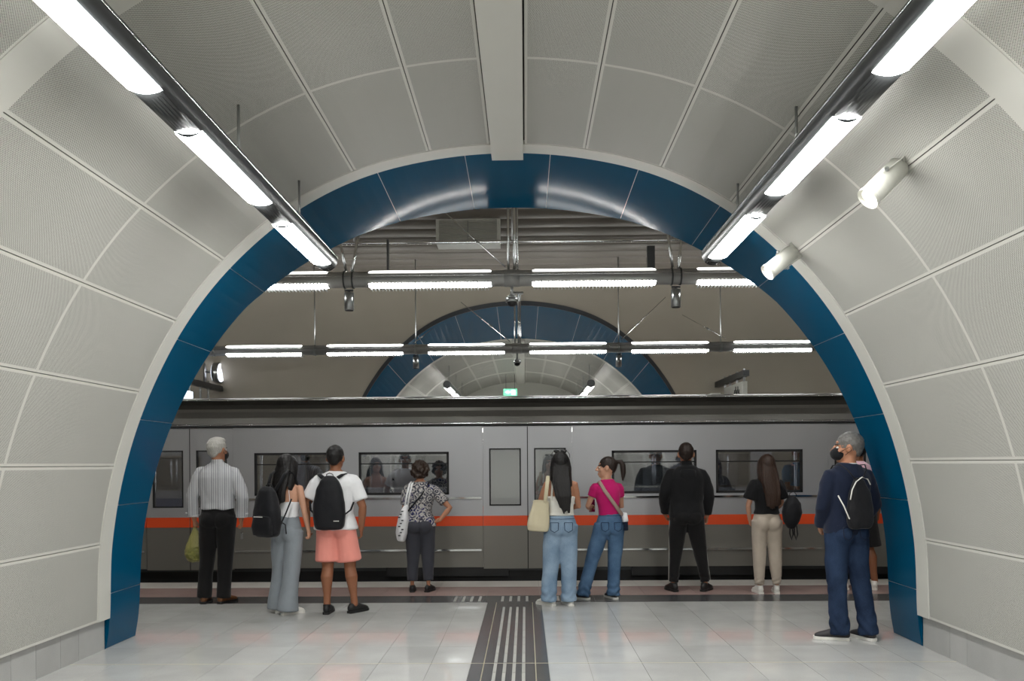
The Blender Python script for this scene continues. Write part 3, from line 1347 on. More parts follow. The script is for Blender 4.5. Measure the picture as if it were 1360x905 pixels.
for side, yy0 in (('near', 0.0), ('far', 2.58)):
    ya, yb = yy0, yy0 + 0.05
    m = MB()
    fill_side(m, doors, 0.80 + 0.02, WZ[0], ya, yb)                       # above stripe
    allw = sorted(wins + doors)
    fill_side(m, allw, WZ[0], WZ[1], ya, yb)
    m.build('side_panel', M['train'], train)
    m = MB()
    fill_side(m, doors, WZ[1], 1.99, ya, yb)
    m.build('upper_side_panel', M['train'], train)
    m = MB()
    fill_side(m, doors, 0.15, 0.69, ya, yb)
    m.build('lower_side_panel', M['train_low'], train)
    m = MB()
    f = -1 if side == 'near' else 1
    base = ya if side == 'near' else yb
    fill_side(m, doors, 0.69, 0.82, min(base + f * 0.004, ya), max(base + f * 0.004, yb))
    m.build('orange_stripe', M['orange'], train)
    if side == 'near':
        m = MB()
        for z in (1.055, 0.375):
            q = []
            x = X0
            for (a, b) in doors + [(X1, X1)]:
                m.box(x, a - 0.02, -0.018, 0.0, z - 0.012, z + 0.012)
                x = b + 0.02
        m.build('side_rib', M['chrome'], train)
# cantrail, gutter, roof
m = MB()
m.box(X0, X1, -0.01, 0.05, 1.99, 2.012)
m.build('dark_gutter', M['rubber'], train)
m = MB()
m.cyl((X0, -0.01, 2.028), (X1, -0.01, 2.028), 0.013, 8)
m.build('gutter_bead', M['chrome'], train)


def loft_x(mb, prof, x0=X0, x1=X1):
    n = len(prof)
    mb.add([(x0, y, z) for y, z in prof] + [(x1, y, z) for y, z in prof],
           [(i, (i + 1) % n, n + (i + 1) % n, n + i) for i in range(n)] + [tuple(range(n)), tuple(range(2 * n - 1, n - 1, -1))])


m = MB()
loft_x(m, [(0.0, 2.03), (0.03, 2.12), (0.07, 2.20), (0.07, 2.24), (2.56, 2.24), (2.56, 2.20), (2.6, 2.12), (2.63, 2.03)])
m.build('cantrail', M['train_cant'], train)
m = MB()
loft_x(m, [(0.07, 2.23), (0.10, 2.30), (0.14, 2.355), (0.2, 2.36), (0.5, 2.41), (1.0, 2.46), (1.63, 2.46), (2.1, 2.42), (2.5, 2.34), (2.56, 2.23)])
m.build('roof', M['train_roof'], train)
m = MB()
m.cyl((X0, 0.13, 2.362), (X1, 0.13, 2.362), 0.012, 8)
m.build('roof_edge_bead', M['chrome'], train)
# windows
for (a, b) in wins:
    m = MB()
    for (p, q, r_, s_) in ((a, b, WZ[0], WZ[0] + .03), (a, b, WZ[1] - .03, WZ[1]), (a, a + .03, WZ[0], WZ[1]), (b - .03, b, WZ[0], WZ[1]),
                           (a, b, 1.50, 1.515)):
        m.box(p, q, -0.004, 0.03, r_, s_)
    wf = m.build('window', M['rubber'], train)
    m = MB()
    m.box(a + 0.03, b - 0.03, 0.012, 0.018, WZ[0] + .03, WZ[1] - .03)
    m.build('pane', M['glass'], wf)
    m = MB()
    m.box(a + 0.03, b - 0.03, 2.6, 2.606, WZ[0] + .03, WZ[1] - .03)
    m.build('far_pane', M['glass'], train)
# doors: pairs of leaves, each with a window
for (a, b) in doors:
    mid = (a + b) / 2
    for (p, q) in ((a + 0.005, mid - 0.006), (mid + 0.006, b - 0.005)):
        m = MB()
        wa, wb, wz0, wz1 = p + 0.08, q - 0.08, 0.95, 1.70
        m.box(p, wa, 0.01, 0.045, 0.69, 1.985)
        m.box(wb, q, 0.01, 0.045, 0.69, 1.985)
        m.box(wa, wb, 0.01, 0.045, 0.69, wz0)
        m.box(p, q, 0.01, 0.045, 0.13, 0.69, 1)
        m.box(wa, wb, 0.01, 0.045, wz1, 1.985)
        dl = m.build('door', [M['train'], M['train_low']], train)
        m = MB()
        m.box(wa, wb, 0.022, 0.028, wz0, wz1)
        m.build('pane', M['glass'], dl)
        m = MB()
        for (e0, e1, z0_, z1_) in ((wa, wb, wz0, wz0 + .018), (wa, wb, wz1 - .018, wz1), (wa, wa + .018, wz0, wz1), (wb - .018, wb, wz0, wz1)):
            m.box(e0, e1, 0.006, 0.03, z0_, z1_)
        m.build('door_seal', M['rubber'], dl)
        m = MB()
        m.box(p, q, 0.004, 0.01, 0.69, 0.82)
        m.build('door_stripe', M['orange'], dl)
    m = MB()
    m.box(mid - 0.006, mid + 0.006, 0.014, 0.04, 0.13, 1.985)
    m.build('door_gap', M['rubber'], train)
    m = MB()
    m.box(a, b, 2.58, 2.63, 0.13, 0.95)
    m.box(a, b, 2.58, 2.63, 1.70, 1.99)
    m.build('far_door', M['train'], train)
# inside
m = MB()
m.box(X0, X1, 0.06, 2.57, 0.10, 0.14)
m.build('car_floor', M['gunmetal'], train)
m = MB()
m.box(X0, X1, 0.06, 2.57, 2.0, 2.03)
m.build('car_ceiling', M['interior'], train)
m = MB()
for x in (X0, X1 - 0.05):
    m.box(x, x + 0.05, 0.0, 2.63, 0.1, 2.03)
m.build('car_end', M['interior'], train)
x = X0 + 0.5
while x < X1 - 1.5:
    m = MB()
    m.box(x, x + 1.3, 0.95, 1.10, 1.975, 1.995)
    m.build('ceiling_lamp', M['trainlamp'], train)
    m = MB()
    m.box(x, x + 1.3, 1.60, 1.75, 1.975, 1.995)
    m.build('ceiling_lamp', M['trainlamp'], train)
    x += 1.6
for (a, b) in wins:
    for y0 in (0.12, 2.05):
        m = MB()
        m.box(a, b, y0, y0 + 0.42, 0.45, 0.53)
        yb0 = y0 if y0 < 1 else y0 + 0.36
        m.box(a, b, yb0, yb0 + 0.06, 0.53, 0.98)
        m.box(a + 0.05, b - 0.05, y0 + 0.1, y0 + 0.3, 0.14, 0.45)
        m.build('seat', M['seat'], train)
    for q in (a - 0.1, b + 0.1):
        m = MB()
        m.cyl((q, 0.62, 0.14), (q, 0.62, 2.0), 0.018, 8)
        m.build('grab_pole', M['chrome'], train)
m = MB()
for y0 in (0.75, 1.9):
    m.cyl((X0, y0, 1.82), (X1, y0, 1.82), 0.016, 8)
m.build('grab_rail', M['chrome'], train)
# underframe
m = MB()
m.box(X0, X1, 0.10, 2.5, -0.12, 0.10)
for a in (-9.5, -5.8, -3.0, 2.2, 5.2, 8.2):
    m.box(a, a + 1.4, 0.25, 2.4, -0.5, -0.12)
m.build('underframe', M['black'], train)
for a in (-8.3, -6.4, 6.4, 8.3):
    m = MB()
    m.cyl((a, 0.55, -0.72), (a, 0.68, -0.72), 0.42, 28)
    m.cyl((a, 1.95, -0.72), (a, 2.08, -0.72), 0.42, 28)
    m.cyl((a, 0.5, -0.72), (a, 2.1, -0.72), 0.08, 12)
    m.build('wheelset', M['gunmetal'], train)
for a in (-10.4, -1.7, 1.5, 4.3):
    m = MB()
    m.box(a, a + 1.6, 0.02, 0.08, 0.03, 0.15)
    m.build('skirt', M['black'], train)


# ------------------------------------------------------------------ people: materials
def skin(name, rgb):
    t = NT(name)
    v = t.coord('Object')
    f = t.noise(v, 18.0, 3.0)
    c = srgb(*rgb)
    lo = tuple(x * 0.88 for x in c[:3]) + (1,)
    t.set(col=t.mix(f, lo, c), rough=0.5, sss=0.04, spec=0.35)
    t.bump(f, 0.08, 0.003)
    return t.m


def hair(name, rgb, curly=False):
    t = NT(name)
    v = t.coord('Object', (150, 150, 9) if not curly else (60, 60, 60))
    f = t.noise(v, 1.0, 3.0)
    c = srgb(*rgb)
    lo = tuple(x * 0.5 for x in c[:3]) + (1,)
    t.set(col=t.mix(f, lo, tuple(min(1, x * 1.5) for x in c[:3]) + (1,)), rough=0.45, spec=0.35)
    t.bump(f, 0.6, 0.008)
    return t.m


def denim(name, a, b):
    t = NT(name)
    v = t.coord('Object')
    f = t.noise(v, 5.0, 4.0)
    g = t.noise(t.coord('Object', (300, 300, 60)), 1.0, 2.0)
    k = t.math('MULTIPLY_ADD', f, 0.75, t.math('MULTIPLY', g, 0.25))
    t.set(col=t.ramp(k, [(0.32, srgb(*a)), (0.68, srgb(*b))]), rough=0.85, spec=0.15)
    t.bump(t.math('ADD', f, t.math('MULTIPLY', g, 0.2)), 0.4, 0.012)
    return t.m


def striped(name):
    t = NT(name)
    tc = t.n('ShaderNodeTexCoord')
    sp = t.n('ShaderNodeSeparateXYZ')
    t.l(tc.outputs['Object'], sp.inputs[0])
    q = t.math('ADD', sp.outputs[0], t.math('MULTIPLY', sp.outputs[1], 0.35))
    s_ = t.math('FRACT', t.math('MULTIPLY', q, 42.0))
    ln = t.math('LESS_THAN', s_, 0.26)
    s2 = t.math('FRACT', t.math('MULTIPLY', q, 14.0))
    ln2 = t.math('MULTIPLY', t.math('LESS_THAN', s2, 0.2), 0.5)
    t.set(col=t.mix(t.math('MAXIMUM', ln, ln2), srgb(196, 197, 200), srgb(138, 140, 146)), rough=0.8, spec=0.2)
    f = t.noise(t.coord('Object', (14, 14, 5)), 1.0, 3.0)
    t.bump(f, 0.5, 0.02)
    return t.m


def patterned(name):
    """navy blouse with pale ring medallions"""
    t = NT(name)
    v = t.coord('Object', (11, 11, 11))
    vo = t.n('ShaderNodeTexVoronoi', feature='F1')
    vo.inputs['Scale'].default_value = 1.0
    vo.inputs['Randomness'].default_value = 0.15
    t.l(v, vo.inputs['Vector'])
    d = t.math('FRACT', t.math('MULTIPLY', vo.outputs['Distance'], 3.4))
    ring = t.math('LESS_THAN', d, 0.46)
    f = t.noise(t.coord('Object'), 60.0, 2.0)
    dots = t.math('GREATER_THAN', f, 0.56)
    k = t.math('ABSOLUTE', t.math('SUBTRACT', ring, t.math('MULTIPLY', dots, 0.8)))
    big = t.math('GREATER_THAN', t.noise(t.coord('Object', (1, 1, 1)), 7.0, 1.0), 0.54)
    base = t.mix(big, srgb(50, 52, 66), srgb(20, 26, 82))
    t.set(col=t.mix(k, base, srgb(176, 172, 168)), rough=0.8, spec=0.2)
    return t.m


M['skin_a'] = skin('skin_tanned', (176, 124, 96))
M['skin_b'] = skin('skin_light', (196, 148, 122))
M['skin_c'] = skin('skin_deep_tan', (140, 92, 66))
M['hair_white'] = hair('white_hair', (176, 174, 168))
M['hair_black'] = hair('black_hair', (20, 17, 17))
M['hair_brown'] = hair('dark_brown_hair', (38, 27, 22))
M['hair_longbrown'] = hair('brown_hair', (52, 36, 28))
M['hair_curly'] = hair('curly_brown_hair', (46, 33, 25), True)
M['hair_grey'] = hair('grey_hair', (100, 98, 95), True)
M['shirt_stripe'] = striped('grey_striped_shirt_cloth')
M['blouse'] = patterned('navy_medallion_blouse_cloth')
M['black_cloth'] = cloth('black_cloth', (20, 20, 22))
M['black_trouser'] = cloth('black_trouser_cloth', (22, 21, 22))
M['white_cloth'] = cloth('white_cloth', (224, 224, 226), var=0.05)
M['offwhite_cloth'] = cloth('offwhite_knit', (218, 216, 208), var=0.05)
M['grey_knit'] = cloth('pale_grey_trouser_cloth', (132, 138, 144))
M['salmon'] = cloth('salmon_cloth', (222, 142, 130), var=0.1)
M['charcoal'] = cloth('charcoal_trouser_cloth', (58, 59, 66))
M['magenta'] = cloth('magenta_cloth', (178, 22, 96))
M['beige'] = cloth('beige_fleece', (178, 166, 152))
M['navy'] = cloth('navy_knit', (22, 30, 50))
M['denim_light'] = denim('light_denim', (104, 128, 152), (150, 170, 190))
M['denim_mid'] = denim('mid_denim', (52, 78, 108), (92, 120, 150))
M['denim_dark'] = denim('dark_denim', (22, 33, 54), (44, 60, 86))
M['bag_black'] = cloth('black_bag_nylon', (20, 20, 24), rough=0.6)
M['bag_cream'] = cloth('cream_bag_canvas', (200, 190, 162), var=0.06)
M['pink_blue'] = patterned('pink_and_blue_print')
M['pink_blue'] = cloth('pale_blue_print_cloth', (60, 110, 150), var=0.3, fold=30)
M['pink_cloth'] = cloth('pale_pink_cloth', (226, 186, 200), var=0.06)
M['leather'] = plain('brown_leather', (104, 66, 36), 0.45)
M['shoe_black'] = plain('black_shoe', (20, 20, 21), 0.55)
M['shoe_white'] = plain('white_shoe', (216, 214, 208), 0.5)
M['sole_white'] = plain('white_sole', (224, 222, 216), 0.5)
M['shoe_dark'] = plain('dark_grey_shoe', (46, 44, 46), 0.6)
M['mask'] = cloth('black_mask_cloth', (24, 25, 28))
M['eye'] = plain('eye_white', (225, 222, 216), 0.2)
M['iris'] = plain('brown_iris', (40, 26, 18), 0.2)
M['lips'] = plain('lip_skin', (150, 84, 76), 0.5)
M['glassy'] = plain('dark_lens', (14, 14, 16), 0.1)
M['greens'] = plain('dark_leafy_greens', (34, 52, 20), 0.7, var=0.5, nscale=40, bump=0.6)
M['strap_stripe'] = plain('woven_strap', (150, 128, 118), 0.7)


def plastic_bag_mat():
    t = NT('yellow_green_plastic')
    f = t.noise(t.coord('Object', (30, 30, 8)), 1.0, 3.0)
    t.set(col=t.mix(f, srgb(196, 190, 92), srgb(224, 220, 130)), rough=0.3, trans=0.15, alpha=0.36)
    t.bump(f, 0.8, 0.02)
    return t.m


M['plastic'] = plastic_bag_mat()


# ------------------------------------------------------------------ people: geometry helpers
def wrinkle(V, N, amp, freq, seed, stretch=(1, 1, 1)):
    rs = np.random.RandomState(seed)
    d = np.zeros(len(V))
    st = np.array(stretch)
    for k in range(7):
        a = rs.normal(size=3) * freq * (0.7 + 0.25 * k) * st
        d += np.sin(V @ a + rs.uniform(0, 6.28) + 1.2 * np.sin(V[:, ::-1] @ a * 0.5)) / (1 + 0.35 * k)
    return V + N * (d / 4 * amp)[:, None]


def remesh(mb, voxel, name, mat, parent, smooth=4, amp=0.0, freq=18.0, seed=1, stretch=(1, 1, 1), zfold=None, scale=1.0):
    """union of the closed tubes collected in mb as ONE continuous skin"""
    me = mb.mesh(name + '_raw', [])
    bm = bmesh.new()
    bm.from_mesh(me)
    bmesh.ops.recalc_face_normals(bm, faces=bm.faces)
    bm.to_mesh(me)
    bm.free()
    o = bpy.data.objects.new(name, me)
    C.objects.link(o)
    md = o.modifiers.new('r', 'REMESH')
    md.mode = 'VOXEL'
    md.voxel_size = voxel
    ms = o.modifiers.new('s', 'SMOOTH')
    ms.factor = 0.5
    ms.iterations = smooth
    bpy.context.view_layer.update()
    dg = bpy.context.evaluated_depsgraph_get()
    ev = o.evaluated_get(dg)
    nm = bpy.data.meshes.new_from_object(ev)
    o.modifiers.clear()
    o.data = nm
    nm.name = name
    bpy.data.meshes.remove(me)
    nm.materials.clear()
    nm.materials.append(mat)
    n = len(nm.vertices)
    V = np.empty(n * 3)
    nm.vertices.foreach_get('co', V)
    V = V.reshape(-1, 3)
    if amp or zfold:
        N = np.empty(n * 3)
        nm.vertices.foreach_get('normal', N)
        N = N.reshape(-1, 3)
        if amp:
            V = wrinkle(V, N, amp, freq, seed, stretch)
        if zfold:                      # gathered cloth rings: (z centre, spread, amplitude, frequency)
            for (zc, sp, am, fr) in zfold:
                wgt = np.exp(-((V[:, 2] - zc) / sp) ** 2)
                V = V + N * (wgt * am * np.sin(V[:, 2] * fr + 3 * np.sin(V[:, 0] * 25) + 2 * np.sin(V[:, 1] * 22)))[:, None]
    nm.vertices.foreach_set('co', (V * scale).ravel())
    nm.polygons.foreach_set('use_smooth', [True] * len(nm.polygons))
    nm.update()
    o.parent = parent
    return o


def hand_tubes(mb, wrist, d, back, side, curl=0.5, k=1.0):
    """palm, four fingers and a thumb; d = direction of the palm, back = back-of-hand normal, side = thumb side"""
    w = Vector(wrist)
    d = Vector(d).normalized()
    back = Vector(back)
    back = (back - d * back.dot(d)).normalized()
    s = d.cross(back).normalized()
    if s.dot(Vector(side)) < 0:
        s = -s
    mb.sweep([w - d * 0.01, w + d * 0.03 * k, w + d * 0.075 * k], [(0.026 * k, 0.018 * k), (0.036 * k, 0.018 * k), (0.038 * k, 0.014 * k)],
             ref=s, n=12)
    for i, (off, ln) in enumerate(((0.028, 0.068), (0.010, 0.076), (-0.009, 0.071), (-0.027, 0.056))):
        p = w + d * 0.07 * k + s * off * k
        pts = [p]
        ang = curl * 0.45
        dd = d
        for q in range(3):
            rot = Matrix.Rotation(ang, 3, s if s.cross(d).dot(back) < 0 else -s)
            dd = rot @ dd
            p = p + dd * (ln * k / 3)
            pts.append(p)
            ang = curl * 0.9
        mb.sweep(pts, [0.0095 * k, 0.009 * k, 0.0085 * k, 0.007 * k], ref=s, n=8, cap=0.8)
    p = w + d * 0.02 * k + s * 0.025 * k
    t1 = (d * 0.7 + s * 0.6 - back * 0.25).normalized()
    t2 = (d * 0.95 + s * 0.15 - back * 0.3 * (0.4 + curl)).normalized()
    mb.sweep([p, p + t1 * 0.035 * k, p + t1 * 0.035 * k + t2 * 0.032 * k], [0.013 * k, 0.011 * k, 0.008 * k], ref=s, n=8, cap=0.8)


def person(X, Y, H, label, yaw=0.0, sex='m', bulk=1.0, skin_m='skin_a', head_yaw=0.0, head_tilt=0.0, feet=None, hips=(0, 0),
           lean=(0, 0), arms=None, top=None, bottom=None, shoes=None, face=True):
    """builds one figure facing +y (away from the viewer); all joints in metres for a body of 1.75 m"""
    S = H / 1.75
    root = empty('person', (X, Y, 0), yaw, label, 'person')
    f = 0.90 if sex == 'f' else 1.0
    sw = 0.170 * f * (0.6 + 0.4 * bulk)
    hx, hy = hips
    lx, ly = lean

    def tor(z):                       # sideways lean of the trunk
        t = (z - 0.95) / 0.5
        return hx + lx * t, hy + ly * t
    feet = feet or [(-0.11, 0.0, 0.15), (0.11, 0.0, -0.15)]
    TR = [(0.84, .150, .098), (0.90, .168, .108), (0.97, .158 if sex == 'm' else .155, .103), (1.06, .142 if sex == 'm' else .120, .092),
          (1.14, .146 if sex == 'm' else .122, .094), (1.24, .160 if sex == 'm' else .142, .102), (1.33, .168 if sex == 'm' else .148, .104),
          (1.385, .158 if sex == 'm' else .136, .092), (1.425, .128 if sex == 'm' else .108, .078), (1.46, .088, .066), (1.495, .062, .058)]
    if sex == 'm':
        TR = [(z, a * (1.0 if z > .97 else .96), b) for z, a, b in TR]
    TR = [(z, a * (0.35 + 0.65 * bulk), b * (0.3 + 0.7 * bulk)) for z, a, b in TR]

    def trunk(mb, z0, z1, off, p=2.3, flare=0.0):
        pts, rr = [], []
        zs = sorted(set([z0, z1] + [z for z, _, _ in TR if z0 < z < z1]))
        for z in zs:
            a = float(np.interp(z, [q[0] for q in TR], [q[1] for q in TR]))
            b = float(np.interp(z, [q[0] for q in TR], [q[2] for q in TR]))
            e = off + flare * max(0, (z0 + 0.18 - z) / 0.18)
            x_, y_ = tor(z)
            pts.append((x_, y_, z))
            rr.append((a + e, b + e))
        mb.sweep(pts, rr, ref=(1, 0, 0), n=28, p=p, cap=0.12)

    body = MB()
    trunk(body, 0.86, 1.495, 0.0)
    # neck and head
    nx, ny = tor(1.45)
    hb = MB()
    hb.ell((0, -0.012, 1.655), (.075, .094, .098))
    hb.ell((0, 0.028, 1.605), (.058, .062, .082))
    hb.ell((0, 0.060, 1.552), (.030, .026, .022))
    hb.ell((0.0, 0.0, 1.575), (.055, .06, .04))
    hb.sweep([(0, .088, 1.655), (0, .100, 1.635), (0, .112, 1.612)], [.009, .012, .015], n=10)
    hb.ell((-.011, .100, 1.608), (.009, .010, .008))
    hb.ell((.011, .100, 1.608), (.009, .010, .008))
    hb.ell((0, .066, 1.682), (.046, .020, .012))
    hb.ell((0, .086, 1.577), (.023, .012, .0075))
    hb.ell((0, .086, 1.567), (.020, .012, .0075))
    for s in (-1, 1):
        hb.ell((s * .077, -.008, 1.632), (.010, .021, .031), rot=Matrix.Rotation(s * 0.25, 3, 'Z'))
        hb.ell((s * .040, .052, 1.615), (.022, .026, .022))
    HM = Matrix.Translation((nx, ny + 0.005, 0)) @ Matrix.Rotation(head_yaw, 4, 'Z') @ \
        Matrix.Translation((0, 0, 1.518)) @ Matrix.Rotation(head_tilt, 4, 'X') @ Matrix.Scale(1.15, 4) @ Matrix.Translation((0, 0, -1.548))
    hb.xf(HM)
    body.add(hb.v, hb.f, 0, True)
    hc = HM @ Vector((0, -0.018, 1.60))
    body.sweep([(nx, ny - 0.012, 1.43), (nx, ny - 0.012, 1.50), tuple((hc + Vector((nx, ny, 1.57))) / 2), tuple(hc)],
               [.066 * f, .056 * f, .054 * f, .054 * f], n=16)
    # legs
    legs = []
    cov = 0.72 if (bottom and bottom['hem'] < .3) else 1.0
    for s, (fx, fy, fa) in zip((-1, 1), feet):
        hip = Vector((hx + s * 0.088, hy, 0.89))
        ank = Vector((fx, fy - 0.03, 0.085))
        knee = hip.lerp(ank, 0.5) + Vector((0, 0.022, 0.02))
        legs.append((hip, knee, ank))
        mid = hip.lerp(knee, 0.5) + Vector((s * 0.006, -0.004, 0))
        calf = knee.lerp(ank, 0.3) + Vector((s * 0.004, -0.018, 0))
        low = knee.lerp(ank, 0.72)
        body.sweep([hip, mid, knee + Vector((0, 0, .05)), knee - Vector((0, 0, .04)), calf, low, ank],
                   [q_ * cov for q_ in (.085 * bulk * f, .076 * bulk, .058 * bulk, .052 * bulk, .056 * bulk, .040, .036)], n=14)
        ft = Vector((-math.sin(fa), math.cos(fa), 0))
        ax = Vector((fx, fy, 0.085))
        body.sweep([ax - ft * 0.03 + Vector((0, 0, -.040)), ax + ft * 0.05 + Vector((0, 0, -.045)), ax + ft * 0.10 + Vector((0, 0, -.052))],
                   [(.022, .024), (.026, .020), (.022, .012)], ref=(ft.y, -ft.x, 0), n=12)
    # arms: shoulder, elbow, wrist, hand
    arm_pts = []
    for s, a in zip((-1, 1), arms):
        sx, sy = tor(1.40)
        sh = Vector((sx + s * sw, sy, 1.385))
        el, wr = Vector(a['elbow']), Vector(a['wrist'])
        arm_pts.append((sh, el, wr, a))
        rb = (1.0 if sex == 'm' else 0.84) * (0.4 + 0.6 * bulk)
        body.sweep([sh + Vector((-s * 0.06, 0, 0.022)), sh, sh.lerp(el, 0.35), sh.lerp(el, 0.75), el, el.lerp(wr, 0.25), el.lerp(wr, 0.7), wr],
                   [.040 * rb, .051 * rb, .049 * rb, .042 * rb, .038 * rb, .040 * rb, .031 * rb, .026 * rb], ref=(0, 1, 0), n=14)
        hand_tubes(body, wr, a.get('dir', (0, 0.15, -1)), a.get('back', (s, 0, 0)), a.get('thumb', (0, 1, 0)),
                   a.get('curl', 0.5), 0.95 if sex == 'm' else 0.86)
    o = remesh(body, 0.0075, 'body', M[skin_m], root, smooth=3, scale=S)
    # eyes, lips
    if face:
        for s in (-1, 1):
            e = MB()
            e.ell((s * .030, .0715, 1.642), (.0125, .0125, .0095), 12, 8)
            e.xf(HM).xf(Matrix.Scale(S, 4))
            eo = e.build('eye', M['eye'], root)
            e = MB()
            e.ell((s * .030, .0805, 1.642), (.0055, .0045, .0055), 10, 8)
            e.xf(HM).xf(Matrix.Scale(S, 4))
            e.build('iris', M['iris'], eo)
            e = MB()
            e.sweep([(s * .016, .087, 1.660), (s * .032, .085, 1.666), (s * .048, .070, 1.661)], [(.004, .003)] * 3, n=8)
            e.xf(HM).xf(Matrix.Scale(S, 4))
            e.build('eyebrow', M['hair_brown'], root)
    info = dict(root=root, S=S, HM=HM, tor=tor, trunk=trunk, TR=TR, arms=arm_pts, legs=legs, sw=sw, bulk=bulk, f=f, sex=sex, feet=feet,
                hips=hips)
    # ---- garments
    if top:
        t = MB()
        off = top.get('off', .014)
        if top.get('kind', 'tee') == 'tee':
            trunk(t, top['hem'], 1.478, off, flare=top.get('flare', 0.0))
            cover = top.get('sleeve', 0.45)
            for s, (sh, el, wr, a) in zip((-1, 1), arm_pts):
                rb = (1.0 if sex == 'm' else 0.84) * (0.4 + 0.6 * bulk)
                so = top.get('soff', .014)
                pts = [sh + Vector((-s * 0.075, 0, 0.026)), sh]
                rr = [.036 * rb + so * .6, .050 * rb + so * .7]
                L1, L2 = (el - sh).length, (wr - el).length
                tot = (L1 + L2) * cover
                for q in (0.15, 0.3, 0.45, 0.6, 0.75, 0.88, 1.0):
                    dd = tot * q
                    p = sh.lerp(el, dd / L1) if dd < L1 else el.lerp(wr, (dd - L1) / L2)
                    u = dd / (L1 + L2)
                    base = float(np.interp(u, [0, .35, .5, .8, 1], [.055, .045, .040, .034, .027])) * rb
                    pts.append(p)
                    rr.append(base + so + top.get('sflare', 0.0) * q + (top.get('cuff', 0) if q > 0.95 else 0))
                t.sweep(pts, rr, ref=(0, 1, 0), n=16, cap=0.08)
            sx, sy = tor(1.45)
            if top.get('collar'):
                t.sweep([(sx, sy - 0.01, 1.46), (sx, sy - 0.012, top['collar'])], [(.078, .072), (.064, .064)], n=20, cap=0.1)
            ob = remesh(t, top.get('voxel', 0.010), top['name'], M[top['mat']], root, smooth=top.get('smooth', 4), amp=top.get('amp', .007),
                        freq=top.get('freq', 20), seed=top.get('seed', 3), stretch=(1, 1, .6), zfold=top.get('zfold'), scale=S)
        else:                         # tank top with shoulder straps
            trunk(t, top['hem'], top.get('edge', 1.28), off)
            ob = remesh(t, 0.009, top['name'], M[top['mat']], root, smooth=2, amp=.004, freq=22, seed=5, scale=S,
                        zfold=top.get('zfold'))
            st = MB()
            e0 = top.get('edge', 1.28)
            for s in (-1, 1):
                sx, sy = tor(1.3)
                xw = top.get('strapx', 0.085)
                wd = top.get('strapw', 0.006)
                sp = [(sx + s * (xw + .012), sy - .105 * bulk, e0 - .03), (sx + s * xw, sy - .100, 1.36), (sx + s * xw, sy - .055, 1.447),
                      (sx + s * xw, sy + .0, 1.462), (sx + s * xw, sy + .07, 1.42), (sx + s * (xw + .01), sy + .108, 1.30)]
                q = MB()
                q.sweep(sp, [(wd, .004)] * 6, ref=(1, 0, 0), n=8)
                q.xf(Matrix.Scale(S, 4))
                q.build('strap', M[top['mat']], ob)
        info['top'] = ob
    if bottom:
        t = MB()
        off = bottom.get('off', .016)
        z1 = bottom.get('waist', 1.03)
        trunk(t, 0.85, z1, off, p=2.2)
        for s in (-1, 1):             # seat
            t.ell((hx + s * .070, hy - .062 * bulk, .885), (.088 * bulk, .078 * bulk, .105))
        for s, (hip, knee, ank) in zip((-1, 1), legs):
            R_ = bottom['radii']      # hip, thigh, knee, calf, hem
            hem = bottom['hem']
            full = [hip + Vector((0, 0, .03)), hip.lerp(knee, .45), knee, knee.lerp(ank, .5), ank]
            zs = [p.z for p in full]
            pts, rr = [], []
            for z in [full[0].z, hip.z - .05] + list(np.linspace(hip.z - .12, hem, 9)):
                px = float(np.interp(-z, [-q for q in zs], [p.x for p in full]))
                py = float(np.interp(-z, [-q for q in zs], [p.y for p in full]))
                u = (hip.z - z) / (hip.z - .06)
                r_ = float(np.interp(u, [0, .25, .5, .75, 1.0], R_))
                pts.append((px, py, z))
                rr.append((r_, r_ * 1.02))
            t.sweep(pts, rr, ref=(1, 0, 0), n=18, cap=0.06, p=2.15)
        ob = remesh(t, 0.0105, bottom['name'], M[bottom['mat']], root, smooth=3, amp=bottom.get('amp', .007), freq=bottom.get('freq', 17),
                    seed=bottom.get('seed', 2), stretch=(1, 1, .55), zfold=bottom.get('zfold'), scale=S)
        info['bottom'] = ob
        if bottom.get('pockets'):
            for s in (-1, 1):
                q = MB()
                cx, cz = hx + s * .080, .905
                yb = hy - (.062 * bulk + .078 * bulk) - .004
                q.sweep([(cx - .045, yb + .014, cz + .05), (cx + .045, yb + .014, cz + .05)], [(.003, .004)] * 2, ref=(0, 0, 1), n=6)
                q.sweep([(cx - .047, yb + .014, cz + .05), (cx - .042, yb + .006, cz - .035), (cx, yb + .006, cz - .06), (cx + .042, yb + .006, cz - .035),
                         (cx + .047, yb + .014, cz + .05)], [(.0022, .004)] * 5, ref=(0, 1, 0), n=6)
                q.xf(Matrix.Scale(S, 4))
                q.build('pocket_seam', M['denim_dark' if bottom['mat'] != 'denim_dark' else 'navy'], ob)
            q = MB()
            yb = hy - .115 * bulk
            q.sweep([(hx - .15, yb + .03, z1 - .035), (hx - .08, yb - .012, z1 - .038), (hx, yb - .016, z1 - .04), (hx + .08, yb - .012, z1 - .038), (hx + .15, yb + .03, z1 - .035)],
                    [(.003, .0025)] * 5, ref=(0, 0, 1), n=6)
            q.xf(Matrix.Scale(S, 4))
            q.build('waistband_seam', M['denim_dark' if bottom['mat'] != 'denim_dark' else 'navy'], ob)
